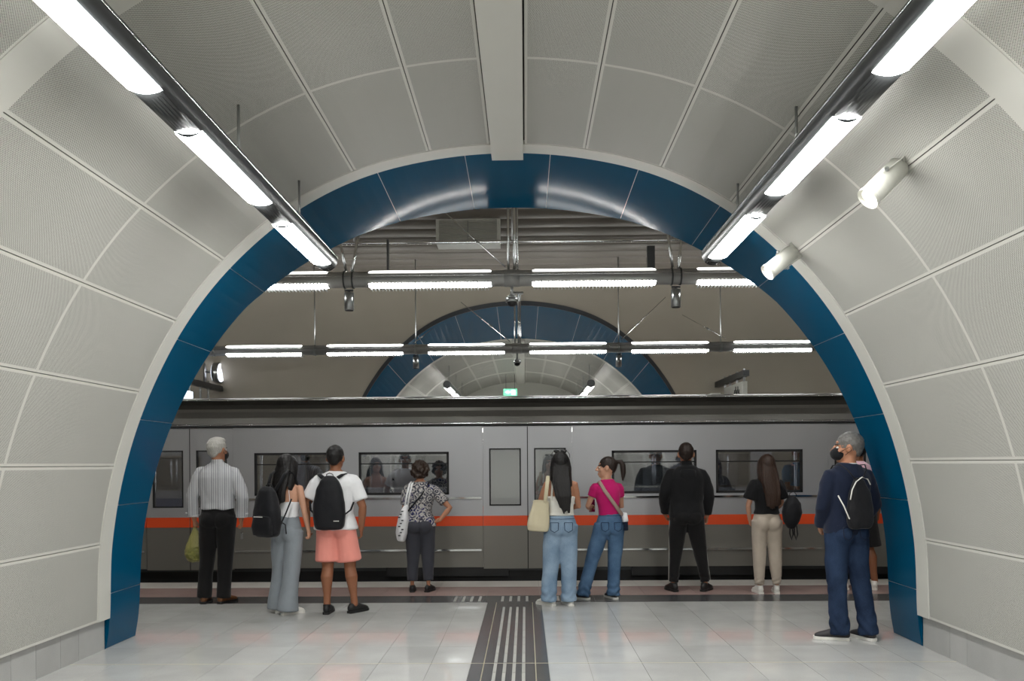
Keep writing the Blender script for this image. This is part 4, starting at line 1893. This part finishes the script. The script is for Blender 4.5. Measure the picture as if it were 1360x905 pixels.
    # ---- shoes
    if shoes:
        for s, (fx, fy, fa) in zip((-1, 1), feet):
            sh = MB()
            k = shoes.get('k', 1.0)
            sh.sweep([(0, -.075, .052), (0, -.03, .056), (0, .03, .058), (0, .085, .045), (0, .14, .036), (0, .168, .030)],
                     [(.032 * k, .040), (.037 * k, .046), (.039 * k, .044), (.044 * k, .034), (.043 * k, .026), (.034 * k, .020)], ref=(1, 0, 0), n=16, p=2.3, cap=0.8)
            sh.sweep([(0, -.035, .06), (0, -.038, shoes.get('collar', .10))], [(.037 * k, .045), (.038 * k, .044)], ref=(1, 0, 0), n=16, cap=0.15)
            R4 = Matrix.Translation((fx, fy, 0)) @ Matrix.Rotation(fa, 4, 'Z')
            sh.xf(R4)
            so = remesh(sh, 0.0075, 'shoe', M[shoes['mat']], root, smooth=3, amp=.001, scale=S)
            sl = MB()
            prof = [(-.098, .020), (-.09, .032), (-.05, .037), (0, .037), (.05, .043), (.10, .048), (.15, .045), (.18, .033), (.193, .014)]
            ou = [(x_ * k, y_) for y_, x_ in prof] + [(-x_ * k, y_) for y_, x_ in prof[::-1]]
            n_ = len(ou)
            h_ = shoes.get('soleh', .026)
            sl.add([(x_, y_, .001) for x_, y_ in ou] + [(x_ * 1.02, y_, h_) for x_, y_ in ou],
                   [tuple(range(n_)), tuple(range(2 * n_ - 1, n_ - 1, -1))] + [(i, (i + 1) % n_, n_ + (i + 1) % n_, n_ + i) for i in range(n_)])
            sl.xf(R4).xf(Matrix.Scale(S, 4))
            sl.build('sole', M[shoes.get('sole', shoes['mat'])], so)
            if shoes.get('laces'):
                lc = MB()
                for q in range(4):
                    lc.sweep([(-.022, .035 + q * .02, .101 - q * .009), (.022, .035 + q * .02, .101 - q * .009)], [.003, .003], n=6)
                lc.xf(R4).xf(Matrix.Scale(S, 4))
                lc.build('laces', M[shoes['laces']], so)
    return info


def add_hair(info, mat, style, **kw):
    hb = MB()
    amp, fr = .003, 60
    if style == 'short':
        hb.ell((0, -.018, 1.668), (.080, .100, .095))
        hb.ell((0, -.060, 1.625), (.058, .044, .055))
        if kw.get('top'):
            hb.ell((0, .01, 1.725), (.060, .078, .035))
        amp, fr = .004, 90
        st = (1, 1, 1)
    elif style == 'curly':
        rs = random.Random(5)
        hb.ell((0, -.025, 1.655), (.098, .105, .105))
        for k in range(90):
            th, ph = rs.uniform(0, 2 * PI), math.acos(rs.uniform(-.75, 1))
            d = Vector((math.sin(ph) * math.cos(th), math.sin(ph) * math.sin(th), math.cos(ph)))
            if d.y > .55 and d.z < .45:
                continue
            hb.ell(Vector((0, -.025, 1.655)) + Vector((d.x * .096, d.y * .100, d.z * .100)), rs.uniform(.018, .028), 8, 6)
        st = (1, 1, 1)
        amp, fr = .004, 80
    elif style == 'long':
        hb.ell((0, -.018, 1.668), (.088, .105, .098))
        w, zend = kw.get('w', .10), kw.get('end', 1.22)
        dx = kw.get('dx', 0.0)
        n_ = 5
        zz = np.linspace(1.68, zend, n_)
        yb = [-.045, -.085, -.115, -.135, -.135]
        ws = [.080, .092, w, w * .85, w * kw.get('taper', .55)]
        hb.sweep([(dx * (i / 4) ** 2, yb[i], float(zz[i])) for i in range(n_)], [(ws[i], .050 - .006 * i) for i in range(n_)], ref=(1, 0, 0), n=20, cap=.5)
        for s in (-1, 1):
            hb.sweep([(s * .070, .01, 1.69), (s * .085, -.01, 1.60), (s * .088, -.04, 1.50), (s * (.085) + dx * .4, -.07, 1.42)],
                     [(.020, .05), (.022, .05), (.02, .045), (.014, .03)], ref=(1, 0, 0), n=12)
        rs = random.Random(int(zend * 100))
        for k in range(14):
            a = rs.uniform(-1, 1)
            hb.sweep([(a * .07, -.10, 1.60), (a * w * .9, -.135, 1.45), (a * w * .75 + dx * .6, -.155, (1.45 + zend) / 2), (a * w * .5 + dx, -.150, zend + rs.uniform(-.05, .02))],
                     [.014, .014, .012, .006], n=8)
        st = (1, 1, .12)
        amp, fr = .004, 90
    elif style == 'ponytail':
        hb.ell((0, -.018, 1.668), (.080, .100, .094))
        hb.ell((0, -.055, 1.625), (.055, .046, .055))
        hb.ell((0, -.115, 1.70), (.022, .022, .024))
        hb.sweep([(0, -.115, 1.705), (0, -.150, 1.705), (0, -.172, 1.66), (0, -.178, 1.58), (0, -.170, 1.50)],
                 [.016, .024, .030, .028, .010], n=14)
        st = (1, 1, .2)
        amp, fr = .003, 90
    hb.xf(info['HM'])
    o = remesh(hb, .0075, 'hair', M[mat], info['root'], smooth=2, amp=amp, freq=fr, seed=9, stretch=st, scale=info['S'])
    return o


def add_mask(info, ear=True):
    m = MB()
    m.ell((0, .056, 1.596), (.061, .073, .056))
    m.xf(info['HM'])
    o = remesh(m, .007, 'face_mask', M['mask'], info['root'], smooth=2, scale=info['S'])
    for s in (-1, 1):
        e = MB()
        e.sweep([(s * .055, .065, 1.60), (s * .074, .03, 1.622), (s * .086, -.012, 1.645), (s * .088, -.022, 1.62), (s * .072, .02, 1.585)], [.0022] * 5, n=6)
        e.xf(info['HM']).xf(Matrix.Scale(info['S'], 4))
        e.build('ear_loop', M['mask'], o)
    return o


def part(mb, name, mat, root, S=1.0):
    mb.xf(Matrix.Scale(S, 4))
    return mb.build(name, M[mat], root)


# ------------------------------------------------------------------ the people on the platform, left to right
relax = lambda s, x=0.265, y=0.0, z=1.10, wx=0.27, wy=0.05, wz=0.86, **k: dict(elbow=(s * x, y, z), wrist=(s * wx, wy, wz), **k)

# 1 --- elderly man with a plastic bag
p1 = person(-3.24, 9.42, 1.80, 'white-haired man in a grey striped shirt and black trousers, facing the train at far left', bulk=1.06,
            head_yaw=-0.35,
            feet=[(-.135, -.02, .12), (.075, -.02, -.35)],
            arms=[relax(-1, .275, -.02, 1.12, .262, .03, .885, curl=1.6, back=(-1, 0, 0)),
                  relax(1, .275, -.02, 1.12, .235, .04, .87, curl=1.5, back=(1, 0, 0))],
            top=dict(name='shirt', mat='shirt_stripe', hem=1.0, off=.027, sleeve=.90, soff=.020, sflare=.004, cuff=.012, collar=1.52, amp=.012,
                     ),
            bottom=dict(name='trousers', mat='black_trouser', hem=.06, waist=1.005, off=.012, radii=[.108, .095, .078, .072, .074], amp=.006),
            shoes=dict(mat='leather', sole='shoe_black'))
add_hair(p1, 'hair_white', 'short', top=True)
add_mask(p1)
for s in (-1, 1):
    c = MB()
    sh, el, wr, a = p1['arms'][0 if s < 0 else 1]
    q = el.lerp(wr, .78)
    c.sweep([q + Vector((0, 0, .025)), q - Vector((0, 0, .02))], [(.056, .056), (.064, .060)], n=18, cap=.1)
    c.sweep([q + Vector((s * .04, -.02, .015)), q + Vector((s * .075, -.03, .022))], [(.02, .008), (.012, .006)], ref=(0, 1, 0), n=8)
    cc = part(c, 'rolled_cuff', 'white_cloth', p1['root'], p1['S'])

bag = empty('plastic_bag', (-3.24 - .27, 9.46, .60), 0, 'knotted yellow-green plastic bag held by the white-haired man', 'bag')
m = MB()
m.sweep([(0, 0, .235), (0, 0, .20), (0.005, 0, .12), (0, 0, .02), (-.005, 0, -.07), (0, 0, -.125)],
        [(.012, .012), (.022, .018), (.065, .05), (.10, .075), (.108, .08), (.085, .06)], n=24, cap=.5)
remesh(m, .008, 'bag_film', M['plastic'], bag, smooth=2, amp=.012, freq=40, seed=4, stretch=(1, 1, .4))
m = MB()
m.ell((0, 0, -.075), (.098, .072, .060))
m.ell((.03, 0, -.03), (.05, .045, .04))
m.ell((-.04, .0, -.04), (.04, .04, .04))
remesh(m, .009, 'leafy_contents', M['greens'], bag, smooth=1, amp=.016, freq=80, seed=6)
m = MB()
m.sweep([(-.012, 0, .23), (-.018, 0, .26), (0, 0, .275), (.018, 0, .26), (.012, 0, .23)], [.006] * 5, n=8)
m.build('bag_handle', M['plastic'], bag)
k_ = empty('key_ring', (-3.24 + .245, 9.47, .765), 0, 'small keys dangling from the right hand of the white-haired man', 'keys')
m = MB()
for j in range(12):
    a0, a1 = 2 * PI * j / 12, 2 * PI * (j + 1) / 12
    m.cyl((.012 * math.cos(a0), 0, .012 * math.sin(a0)), (.012 * math.cos(a1), 0, .012 * math.sin(a1)), .0015, 6)
m.build('ring', M['chrome'], k_)
for q in (-.006, .008):
    m = MB()
    m.box(q - .006, q + .006, -.002, .002, -.075, -.012)
    m.build('key', M['steel'], k_)

# 2 --- young woman with grey trousers
p2 = person(-2.30, 8.72, 1.60, 'young woman with long black hair, white camisole and wide pale grey trousers', yaw=-.30, sex='f', bulk=.95,
            skin_m='skin_b', head_yaw=-.15, lean=(.01, 0), hips=(.02, 0),
            feet=[(-.125, .05, .45), (.07, -.05, -.45)],
            arms=[relax(-1, .235, .03, 1.12, .16, .20, 1.02, dir=(.5, .8, .2), curl=.8),
                  dict(elbow=(.255, -.03, 1.13), wrist=(.265, .04, .905), curl=1.2, back=(1, 0, 0))],
            top=dict(kind='tank', name='camisole', mat='white_cloth', hem=1.06, edge=1.235, off=.010, strapx=.08, strapw=.004),
            bottom=dict(name='trousers', mat='grey_knit', hem=.045, waist=1.08, off=.012, radii=[.105, .095, .086, .094, .112], amp=.009, freq=13),
            shoes=dict(mat='shoe_white', sole='sole_white', k=.92, laces='white_cloth'))
add_hair(p2, 'hair_black', 'long', w=.098, end=1.31, taper=.8)


def backpack(loc, rz, label, w=.15, d=.08, h=.25, mat='bag_black', straps=True, pocket=True, person_dy=.11, sx=.10, logo=None, top_h=0):
    """pack centred at loc; its back panel faces +y where the wearer's back is"""
    r = empty('backpack', loc, rz, label, 'backpack')
    m = MB()
    m.sweep([(0, .0, -h), (0, 0, -h * .9), (0, 0, -h * .45), (0, 0, 0), (0, .005, h * .45), (0, .012, h * .8), (0, .02, h * .97)],
            [(w * .80, d * .75), (w * .93, d * .95), (w, d), (w * .97, d), (w * .82, d * .9), (w * .58, d * .7), (w * .34, d * .4)],
            ref=(1, 0, 0), n=28, p=2.7, cap=.2)
    b = remesh(m, .009, 'pack_body', M[mat], r, smooth=3, amp=.007, freq=20, seed=int(w * 1000))
    if pocket:
        m = MB()
        m.sweep([(0, -d * .72, -h * .93), (0, -d * .82, -h * .6), (0, -d * .74, -h * .18)], [(w * .76, .028), (w * .82, .035), (w * .72, .02)], ref=(1, 0, 0), n=20, p=3, cap=.3)
        m.build('front_pocket', M[mat], r)
        m = MB()
        m.sweep([(-w * .66, -d * .80 - .022, -h * .20), (0, -d * .80 - .026, -h * .16), (w * .66, -d * .80 - .022, -h * .20)], [(.004, .004)] * 3, n=6)
        m.build('zip', M['gunmetal'], r)
    m = MB()
    m.sweep([(-.035, .05, h * .93), (-.03, .035, h * 1.06), (0, .03, h * 1.10), (.03, .035, h * 1.06), (.035, .05, h * .93)], [(.009, .004)] * 5, ref=(0, 1, 0), n=8)
    m.build('grab_loop', M[mat], r)
    if logo:
        for j in range(logo[2]):
            m = MB()
            m.box(logo[0] + j * .014, logo[0] + j * .014 + .009, -d * logo[3] - .004, -d * logo[3] + .004, logo[1], logo[1] + .008)
            m.build('logo_mark', M['sole_white'], r)
    return r


def strap(root, pts, wd=.019, th=.004, mat='bag_black', ref=(1, 0, 0), name='strap'):
    m = MB()
    m.sweep(pts, [(wd, th)] * len(pts), ref=ref, n=8, cap=.3)
    return m.build(name, M[mat], root)


b2 = backpack((-2.425, 8.50, 1.045), -.45, 'black backpack with a front pocket hanging low on the woman in grey trousers', w=.155, d=.085, h=.245,
              logo=(-.08, -.055, 8, 1.12))
b2['group'] = ''
del b2['group']
for s in (-1, 1):
    strap(b2, [(s * .05, .06, .20), (s * .075 + .03, .085, .29), (s * .085 + .05, .10, .36), (s * .085 + .06, .15, .40), (s * .085 + .06, .23, .36),
               (s * .10 + .06, .26, .25)], wd=.022, th=.006)
strap(b2, [(.13, .03, -.16), (.18, .07, -.02), (.21, .12, .12)], wd=.010)
strap(b2, [(.15, .03, -.10), (.20, .04, -.13), (.21, .04, -.22)], wd=.008)

# 3 --- man in white T-shirt and salmon shorts
p3 = person(-1.826, 8.76, 1.69, 'man in a white T-shirt and salmon shorts with black sneakers', bulk=1.16, skin_m='skin_c', head_yaw=-.1,
            feet=[(-.025 - .03, -.05, .02), (.225, 0, -.55)],
            hips=(.03, 0),
            arms=[dict(elbow=(-.285, -.02, 1.12), wrist=(-.268, -.01, .90), curl=1.2, back=(-1, 0, 0)),
                  relax(1, .315, -.02, 1.11, .285, .05, .87, curl=.8)],
            top=dict(name='t_shirt', mat='white_cloth', hem=.88, off=.026, flare=.03, sleeve=.40, soff=.026, sflare=.010, amp=.008, seed=8),
            bottom=dict(name='shorts', mat='salmon', hem=.545, waist=1.0, off=.016, radii=[.118, .122, .132, .13, .13], amp=.009, freq=14),
            shoes=dict(mat='shoe_black', sole='shoe_black', k=1.02))
add_hair(p3, 'hair_black', 'short')
b3 = backpack((-1.826, 8.58, 1.125), 0, 'plain black backpack worn high on the back of the man in salmon shorts', w=.162, d=.075, h=.265, pocket=False,
              logo=(.06, -.185, 4, 1.0))
for s in (-1, 1):
    strap(b3, [(s * .075, .06, .245), (s * .115, .09, .275), (s * .13, .15, .285), (s * .13, .22, .24), (s * .15, .27, .12)], wd=.024, th=.007)
    strap(b3, [(s * .15, .03, -.12), (s * .20, .07, -.08), (s * .225, .13, .01)], wd=.010)

# 4 --- older woman in patterned blouse
p4 = person(-1.094, 10.17, 1.525, 'older woman with curly brown hair in a navy and white patterned blouse, hand on hip', sex='f', bulk=1.22,
            skin_m='skin_a', feet=[(-.135, 0, .10), (.085, 0, -.25)], hips=(-.02, 0),
            arms=[relax(-1, .235, .0, 1.12, .20, .12, .93, curl=.8),
                  dict(elbow=(.385, -.06, 1.13), wrist=(.245, -.09, .965), dir=(-.8, .55, -.15), back=(.3, -.8, .4), thumb=(0, 0, 1), curl=.5)],
            top=dict(name='blouse', mat='blouse', hem=.885, off=.022, sleeve=.44, soff=.026, sflare=.006, amp=.008, flare=.004),
            bottom=dict(name='trousers', mat='charcoal', hem=.155, waist=1.0, off=.010, radii=[.112, .105, .088, .074, .066], amp=.007),
            shoes=dict(mat='shoe_black', sole='shoe_black', k=1.0, collar=.075))
add_hair(p4, 'hair_curly', 'curly')
r = empty('tote_bag', (-1.30, 10.10, .80), 0, 'slim white printed tote bag on the left shoulder of the woman in the patterned blouse', 'bag')
m = MB()
m.sweep([(-.03, 0, -.19), (-.02, 0, -.10), (0, 0, .06), (.02, 0, .17), (.03, 0, .22)], [(.045, .10), (.066, .13), (.064, .13), (.042, .10), (.022, .05)], n=20, p=2.4, cap=.3)
remesh(m, .009, 'bag_body', M['white_cloth'], r, smooth=2, amp=.010, freq=26, seed=3, stretch=(1, 1, .4))
for k in range(9):
    m = MB()
    zz_ = -.13 + .035 * k
    m.box(-.045 + (k % 3) * .018, -.02 + (k % 3) * .018, -.137, -.128, zz_, zz_ + .014)
    m.build('print_mark', M['gunmetal'], r)
for q in (0, .03):
    strap(r, [(.02 + q, -.05 + q, .20), (.045 + q, -.05, .34), (.075 + q, -.02, .47), (.085 + q, .06, .495), (.06 + q, .15, .42)], wd=.011, mat='white_cloth')
r = empty('shoulder_strap_bag', (-1.094, 10.17, 0), 0, 'thin dark strap running across the back of the woman in the patterned blouse', 'bag')
strap(r, [(.095, .03, 1.305), (.085, -.05, 1.275), (.02, -.135, 1.15), (-.08, -.145, 1.03), (-.17, -.10, .93)], wd=.009, mat='bag_black', ref=(1, 0, -1))
m = MB()
m.sweep([(-.21, .08, .92), (-.21, .08, .78)], [(.035, .07), (.04, .08)], n=14, p=3)
m.build('pouch', M['bag_black'], r)

# 5 --- woman in white tank top and light jeans
p5 = person(.481, 9.16, 1.61, 'woman with long dark hair, white tank top and light wide jeans', sex='f', bulk=1.06, skin_m='skin_a',
            feet=[(-.13, -.03, .75), (.105, 0, .30)], hips=(.02, 0),
            arms=[dict(elbow=(-.235, .02, 1.13), wrist=(-.06, .21, 1.14), dir=(1, .3, .1), back=(0, 1, .3), thumb=(0, 0, 1), curl=.6),
                  dict(elbow=(.225, .02, 1.13), wrist=(.05, .22, 1.12), dir=(-1, .3, .1), back=(0, 1, .3), thumb=(0, 0, 1), curl=.6)],
            top=dict(kind='tank', name='tank_top', mat='offwhite_cloth', hem=1.035, edge=1.245, off=.020, strapx=.10, strapw=.011),
            bottom=dict(name='jeans', mat='denim_light', hem=.05, waist=1.035, off=.008, radii=[.108, .104, .093, .090, .092], amp=.008, pockets=True,
                        zfold=[(.12, .10, .005, 70)]),
            shoes=dict(mat='shoe_white', sole='sole_white', k=.95))
add_hair(p5, 'hair_black', 'long', w=.092, end=1.19, taper=.35, dx=.035)
sg = empty('sunglasses', (.481, 9.16, 0), 0, 'dark sunglasses pushed up on the head of the woman in the white tank top', 'sunglasses')
for s in (-1, 1):
    m = MB()
    m.ell((s * .036, .045, 1.765), (.030, .012, .018))
    m.xf(p5['HM'])
    part(m, 'lens', 'glassy', sg, p5['S'])
    m = MB()
    m.sweep([(s * .066, .045, 1.768), (s * .090, -.01, 1.735), (s * .088, -.06, 1.70)], [.003] * 3, n=6)
    m.xf(p5['HM'])
    part(m, 'temple', 'black', sg, p5['S'])
m = MB()
m.sweep([(-.066, .05, 1.775), (0, .058, 1.778), (.066, .05, 1.775)], [.004] * 3, n=6)
m.xf(p5['HM'])
part(m, 'bridge', 'black', sg, p5['S'])
r = empty('shoulder_bag', (.275, 9.08, .95), 0, 'cream bucket shoulder bag of the woman in the white tank top', 'bag')
m = MB()
m.sweep([(-.02, 0, -.155), (-.015, 0, -.10), (0, 0, .04), (.015, 0, .155)], [(.105, .055), (.118, .065), (.10, .055), (.082, .035)], n=24, p=2.8, cap=.2)
remesh(m, .009, 'bag_body', M['bag_cream'], r, smooth=2, amp=.006, freq=20, seed=3)
strap(r, [(.055, -.035, .13), (.07, -.055, .26), (.085, -.035, .38), (.09, .05, .415), (.085, .14, .36), (.05, .16, .2)], wd=.020, th=.005, mat='bag_cream')
m = MB()
m.sweep([(-.075, -.045, .155), (0, -.052, .16), (.085, -.045, .155)], [(.004, .004)] * 3, n=6)
m.build('rim', M['bag_cream'], r)

# 6 --- woman in magenta with a ponytail
p6 = person(1.02, 9.52, 1.56, 'woman with a dark ponytail in a magenta T-shirt and blue jeans, looking left', yaw=.10, sex='f', bulk=.98, skin_m='skin_b',
            head_yaw=1.32, feet=[(-.30, .05, .85), (.075, .05, .30)], hips=(.03, 0), lean=(-.03, 0),
            arms=[dict(elbow=(-.235, .02, 1.15), wrist=(-.17, .20, 1.10), dir=(.3, .8, .3), back=(-1, 0, 0), thumb=(0, 0, 1), curl=1.0),
                  dict(elbow=(.20, .08, 1.14), wrist=(.06, .24, 1.12), dir=(-.8, .5, .1), back=(1, .3, 0), thumb=(0, 0, 1), curl=.8)],
            top=dict(name='t_shirt', mat='magenta', hem=1.045, off=.010, sleeve=.27, soff=.014, amp=.004),
            bottom=dict(name='jeans', mat='denim_mid', hem=.05, waist=1.075, off=.008, radii=[.103, .098, .082, .076, .082], amp=.007, pockets=True,
                        zfold=[(.10, .09, .007, 75)]),
            shoes=dict(mat='shoe_dark', sole='sole_white', k=.95, laces='sole_white'))
add_hair(p6, 'hair_brown', 'ponytail')
r = empty('crossbody_bag', (1.02, 9.52, 0), .10, 'small navy and white crossbody bag with a striped strap worn by the woman in magenta', 'bag')
strap(r, [(-.09, .045, 1.29), (-.095, -.04, 1.30), (-.045, -.103, 1.20), (.06, -.120, 1.05), (.15, -.085, .93)], wd=.020, th=.004, mat='strap_stripe', ref=(1, 0, 1))
m = MB()
m.sweep([(.185, -.02, .945), (.19, -.02, .86)], [(.028, .07), (.036, .085)], n=16, p=3, cap=.3)
m.build('bag_flap', M['white_cloth'], r)
m = MB()
m.sweep([(.192, -.02, .90), (.195, -.02, .765)], [(.026, .075), (.030, .08)], n=16, p=3, cap=.3)
m.build('bag_pouch', M['navy'], r)
b_ = MB()
b_.box(-.02, .02, -.006, .006, -.05, .05)
fo = empty('mobile_phone', (.872, 9.74, 1.02), .3, 'shiny silver object held in front by the woman in magenta', 'phone')
m = MB()
m.box(-.034, .034, -.005, .005, -.07, .07)
m.build('phone_body', M['chrome'], fo)

# 7 --- man all in black
p7 = person(2.0, 10.12, 1.72, 'broad man in a black hoodie and black track pants with feet apart', bulk=1.17, skin_m='skin_a', head_yaw=-.12,
            feet=[(-.165, 0, .25), (.215, 0, -.55)],
            arms=[dict(elbow=(-.268, .0, 1.13), wrist=(-.235, .12, .90), dir=(.4, .5, -.7), curl=.9),
                  dict(elbow=(.268, .0, 1.13), wrist=(.255, .07, .88), curl=1.0)],
            top=dict(name='hoodie', mat='black_cloth', hem=.87, off=.034, sleeve=.95, soff=.026, sflare=-.006, collar=1.545, amp=.012),
            bottom=dict(name='track_pants', mat='black_trouser', hem=.11, waist=1.0, off=.012, radii=[.115, .102, .078, .062, .052], amp=.006,
                        zfold=[(.16, .07, .004, 90)]),
            shoes=dict(mat='shoe_black', sole='shoe_black', k=1.02))
add_hair(p7, 'hair_brown', 'short', top=True)
for s, (hip, knee, ank) in zip((-1, 1), p7['legs']):
    m = MB()
    m.sweep([hip + Vector((s * .112, 0, -.05)), hip.lerp(knee, .5) + Vector((s * .100, 0, 0)), knee + Vector((s * .080, 0, 0)),
             knee.lerp(ank, .5) + Vector((s * .068, 0, 0)), ank + Vector((s * .056, 0, .05))], [(.004, .016)] * 5, n=8)
    o = part(m, 'side_stripe', 'rib', p7['root'], p7['S'])
    o['label'] = 'speckled grey side stripe'
m = MB()
m.sweep([(0, -.115, 1.43), (0, -.125, 1.36), (0, -.12, 1.29)], [(.09, .028), (.10, .034), (.05, .02)], ref=(1, 0, 0), n=18)
part(m, 'hood', 'black_cloth', p7['root'], p7['S'])

# 8 --- girl with long brown hair
p8 = person(2.87, 9.93, 1.575, 'girl with long brown hair, cropped black T-shirt and beige joggers', sex='f', bulk=1.02, skin_m='skin_b', head_yaw=.1,
            feet=[(-.095, 0, .10), (.125, 0, -.15)], hips=(.01, 0),
            arms=[dict(elbow=(-.225, -.01, 1.11), wrist=(-.19, .07, .92), dir=(.2, .4, -.8), curl=.8),
                  dict(elbow=(.215, .05, 1.13), wrist=(.13, .19, 1.02), dir=(-.3, .5, .7), curl=1.2)],
            top=dict(name='t_shirt', mat='black_cloth', hem=1.01, off=.024, sleeve=.40, soff=.030, sflare=.030, amp=.008),
            bottom=dict(name='joggers', mat='beige', hem=.115, waist=1.06, off=.010, radii=[.108, .094, .080, .070, .050], amp=.008,
                        zfold=[(.155, .05, .005, 110)]),
            shoes=dict(mat='shoe_white', sole='sole_white', k=.97, laces='white_cloth'))
add_hair(p8, 'hair_longbrown', 'long', w=.105, end=1.20, taper=.8, dx=.03)
r = empty('small_backpack', (3.135, 9.86, .925), 0, 'small rounded black backpack slung on the right shoulder of the girl in beige joggers', 'backpack')
m = MB()
m.sweep([(0, 0, -.165), (0, 0, -.10), (.01, 0, .0), (.01, 0, .10), (.005, 0, .165)], [(.05, .06), (.088, .08), (.112, .09), (.10, .08), (.05, .05)], n=24, p=2.2, cap=.5)
remesh(m, .009, 'pack_body', M['bag_black'], r, smooth=2, amp=.005, freq=24, seed=3)
strap(r, [(-.03, 0, .14), (-.08, -.04, .25), (-.14, -.05, .36), (-.17, .04, .385), (-.15, .12, .30)], wd=.012)
m = MB()
m.sweep([(-.02, 0, .16), (-.015, 0, .215), (.03, 0, .235), (.06, 0, .20), (.05, 0, .15)], [(.008, .004)] * 5, ref=(0, 1, 0), n=8)
m.build('grab_loop', M['bag_black'], r)
for q in (-.02, .03):
    strap(r, [(q, -.02, -.14), (q - .005, -.03, -.24), (q + .015, -.03, -.31), (q + .035, -.02, -.25), (q + .03, 0, -.15)], wd=.008)

# 9 --- masked man at the right, closest to the viewer
p9 = person(2.897, 7.42, 1.74, 'grey-haired man in a black mask, navy jumper and blue jeans, nearest person at right', yaw=.28, bulk=1.05, skin_m='skin_a',
            head_yaw=.95, feet=[(-.185, -.06, .95), (.055, -.12, .05)], hips=(-.05, 0), lean=(.03, 0),
            arms=[dict(elbow=(-.262, .02, 1.13), wrist=(-.205, .14, .94), dir=(.4, .6, -.6), curl=.9),
                  dict(elbow=(.262, .02, 1.13), wrist=(.21, .15, .96), dir=(-.4, .7, -.5), curl=.9)],
            top=dict(name='jumper', mat='navy', hem=.885, off=.024, sleeve=.95, soff=.020, collar=1.475, amp=.010, seed=12),
            bottom=dict(name='jeans', mat='denim_dark', hem=.05, waist=1.0, off=.012, radii=[.106, .096, .077, .072, .078], amp=.009, pockets=True,
                        zfold=[(.12, .12, .006, 60), (.47, .08, .003, 60)]),
            shoes=dict(mat='shoe_dark', sole='sole_white', k=1.05))
add_hair(p9, 'hair_grey', 'short')
add_mask(p9)
m = MB()
x_, y_ = p9['tor'](1.45)
m.sweep([(x_, y_ - .008, 1.46), (x_, y_ - .008, 1.492)], [(.070, .068), (.064, .064)], n=22, cap=.1)
part(m, 'shirt_collar', 'white_cloth', p9['root'], p9['S'])
r = empty('drawstring_backpack', (2.895, 7.215, 1.155), .28, 'slim black drawstring backpack with white piping on the man in the navy jumper', 'backpack')
m = MB()
m.sweep([(0, 0, -.205), (0, 0, -.16), (0, 0, -.05), (0, 0, .08), (.0, .01, .17), (0, .02, .20)], [(.095, .05), (.118, .058), (.120, .055), (.098, .045), (.055, .03), (.035, .02)],
        n=24, p=2.5, cap=.3)
remesh(m, .0075, 'pack_body', M['bag_black'], r, smooth=2, amp=.008, freq=34, seed=7, stretch=(1, 1, .3))
m = MB()
m.sweep([(-.112, -.03, .03), (-.098, -.035, .11), (-.06, -.035, .175), (0, -.03, .212), (.055, -.03, .195), (.08, -.03, .15)], [.005] * 6, n=8)
o = m.build('piping', M['sole_white'], r)
o['label'] = 'white piping'
m = MB()
m.sweep([(-.115, -.02, -.13), (-.155, .0, -.02), (-.185, .03, .06)], [.0055] * 3, n=8)
o = m.build('cord', M['sole_white'], r)
o['label'] = 'white cord'
for s in (-1, 1):
    strap(r, [(s * .03, .01, .19), (s * .09, .03, .27), (s * .12, .09, .315), (s * .12, .19, .31), (s * .13, .28, .20)], wd=.006)

# 10 --- person half hidden behind the masked man
p10 = person(4.02, 10.2, 1.76, 'dark-haired person in black shorts half hidden behind the blue arch at right', yaw=0, sex='m', bulk=.95, skin_m='skin_c',
             feet=[(-.20, 0, .4), (.175, 0, -.3)], hips=(.0, 0),
             arms=[dict(elbow=(-.20, .12, 1.12), wrist=(-.08, .24, 1.12), dir=(.7, .5, .2), curl=.8),
                   dict(elbow=(.26, .02, 1.12), wrist=(.26, .08, .88), curl=.8)],
             top=dict(name='top', mat='pink_blue', hem=.93, off=.018, sleeve=.45, soff=.024, sflare=.01, amp=.006),
             bottom=dict(name='shorts', mat='black_trouser', hem=.50, waist=1.0, off=.014, radii=[.112, .118, .125, .12, .12], amp=.008),
             shoes=dict(mat='shoe_white', sole='sole_white', laces='gunmetal'))
add_hair(p10, 'hair_black', 'short')
m = MB()
x_, y_ = p10['tor'](1.42)
m.sweep([(x_, y_ - .01, 1.37), (x_, y_ - .01, 1.44), (x_, y_ - .008, 1.485)], [(.175, .105), (.135, .092), (.068, .066)], n=24, p=2.3, cap=.2)
part(m, 'shoulder_yoke', 'pink_cloth', p10['root'], p10['S'])
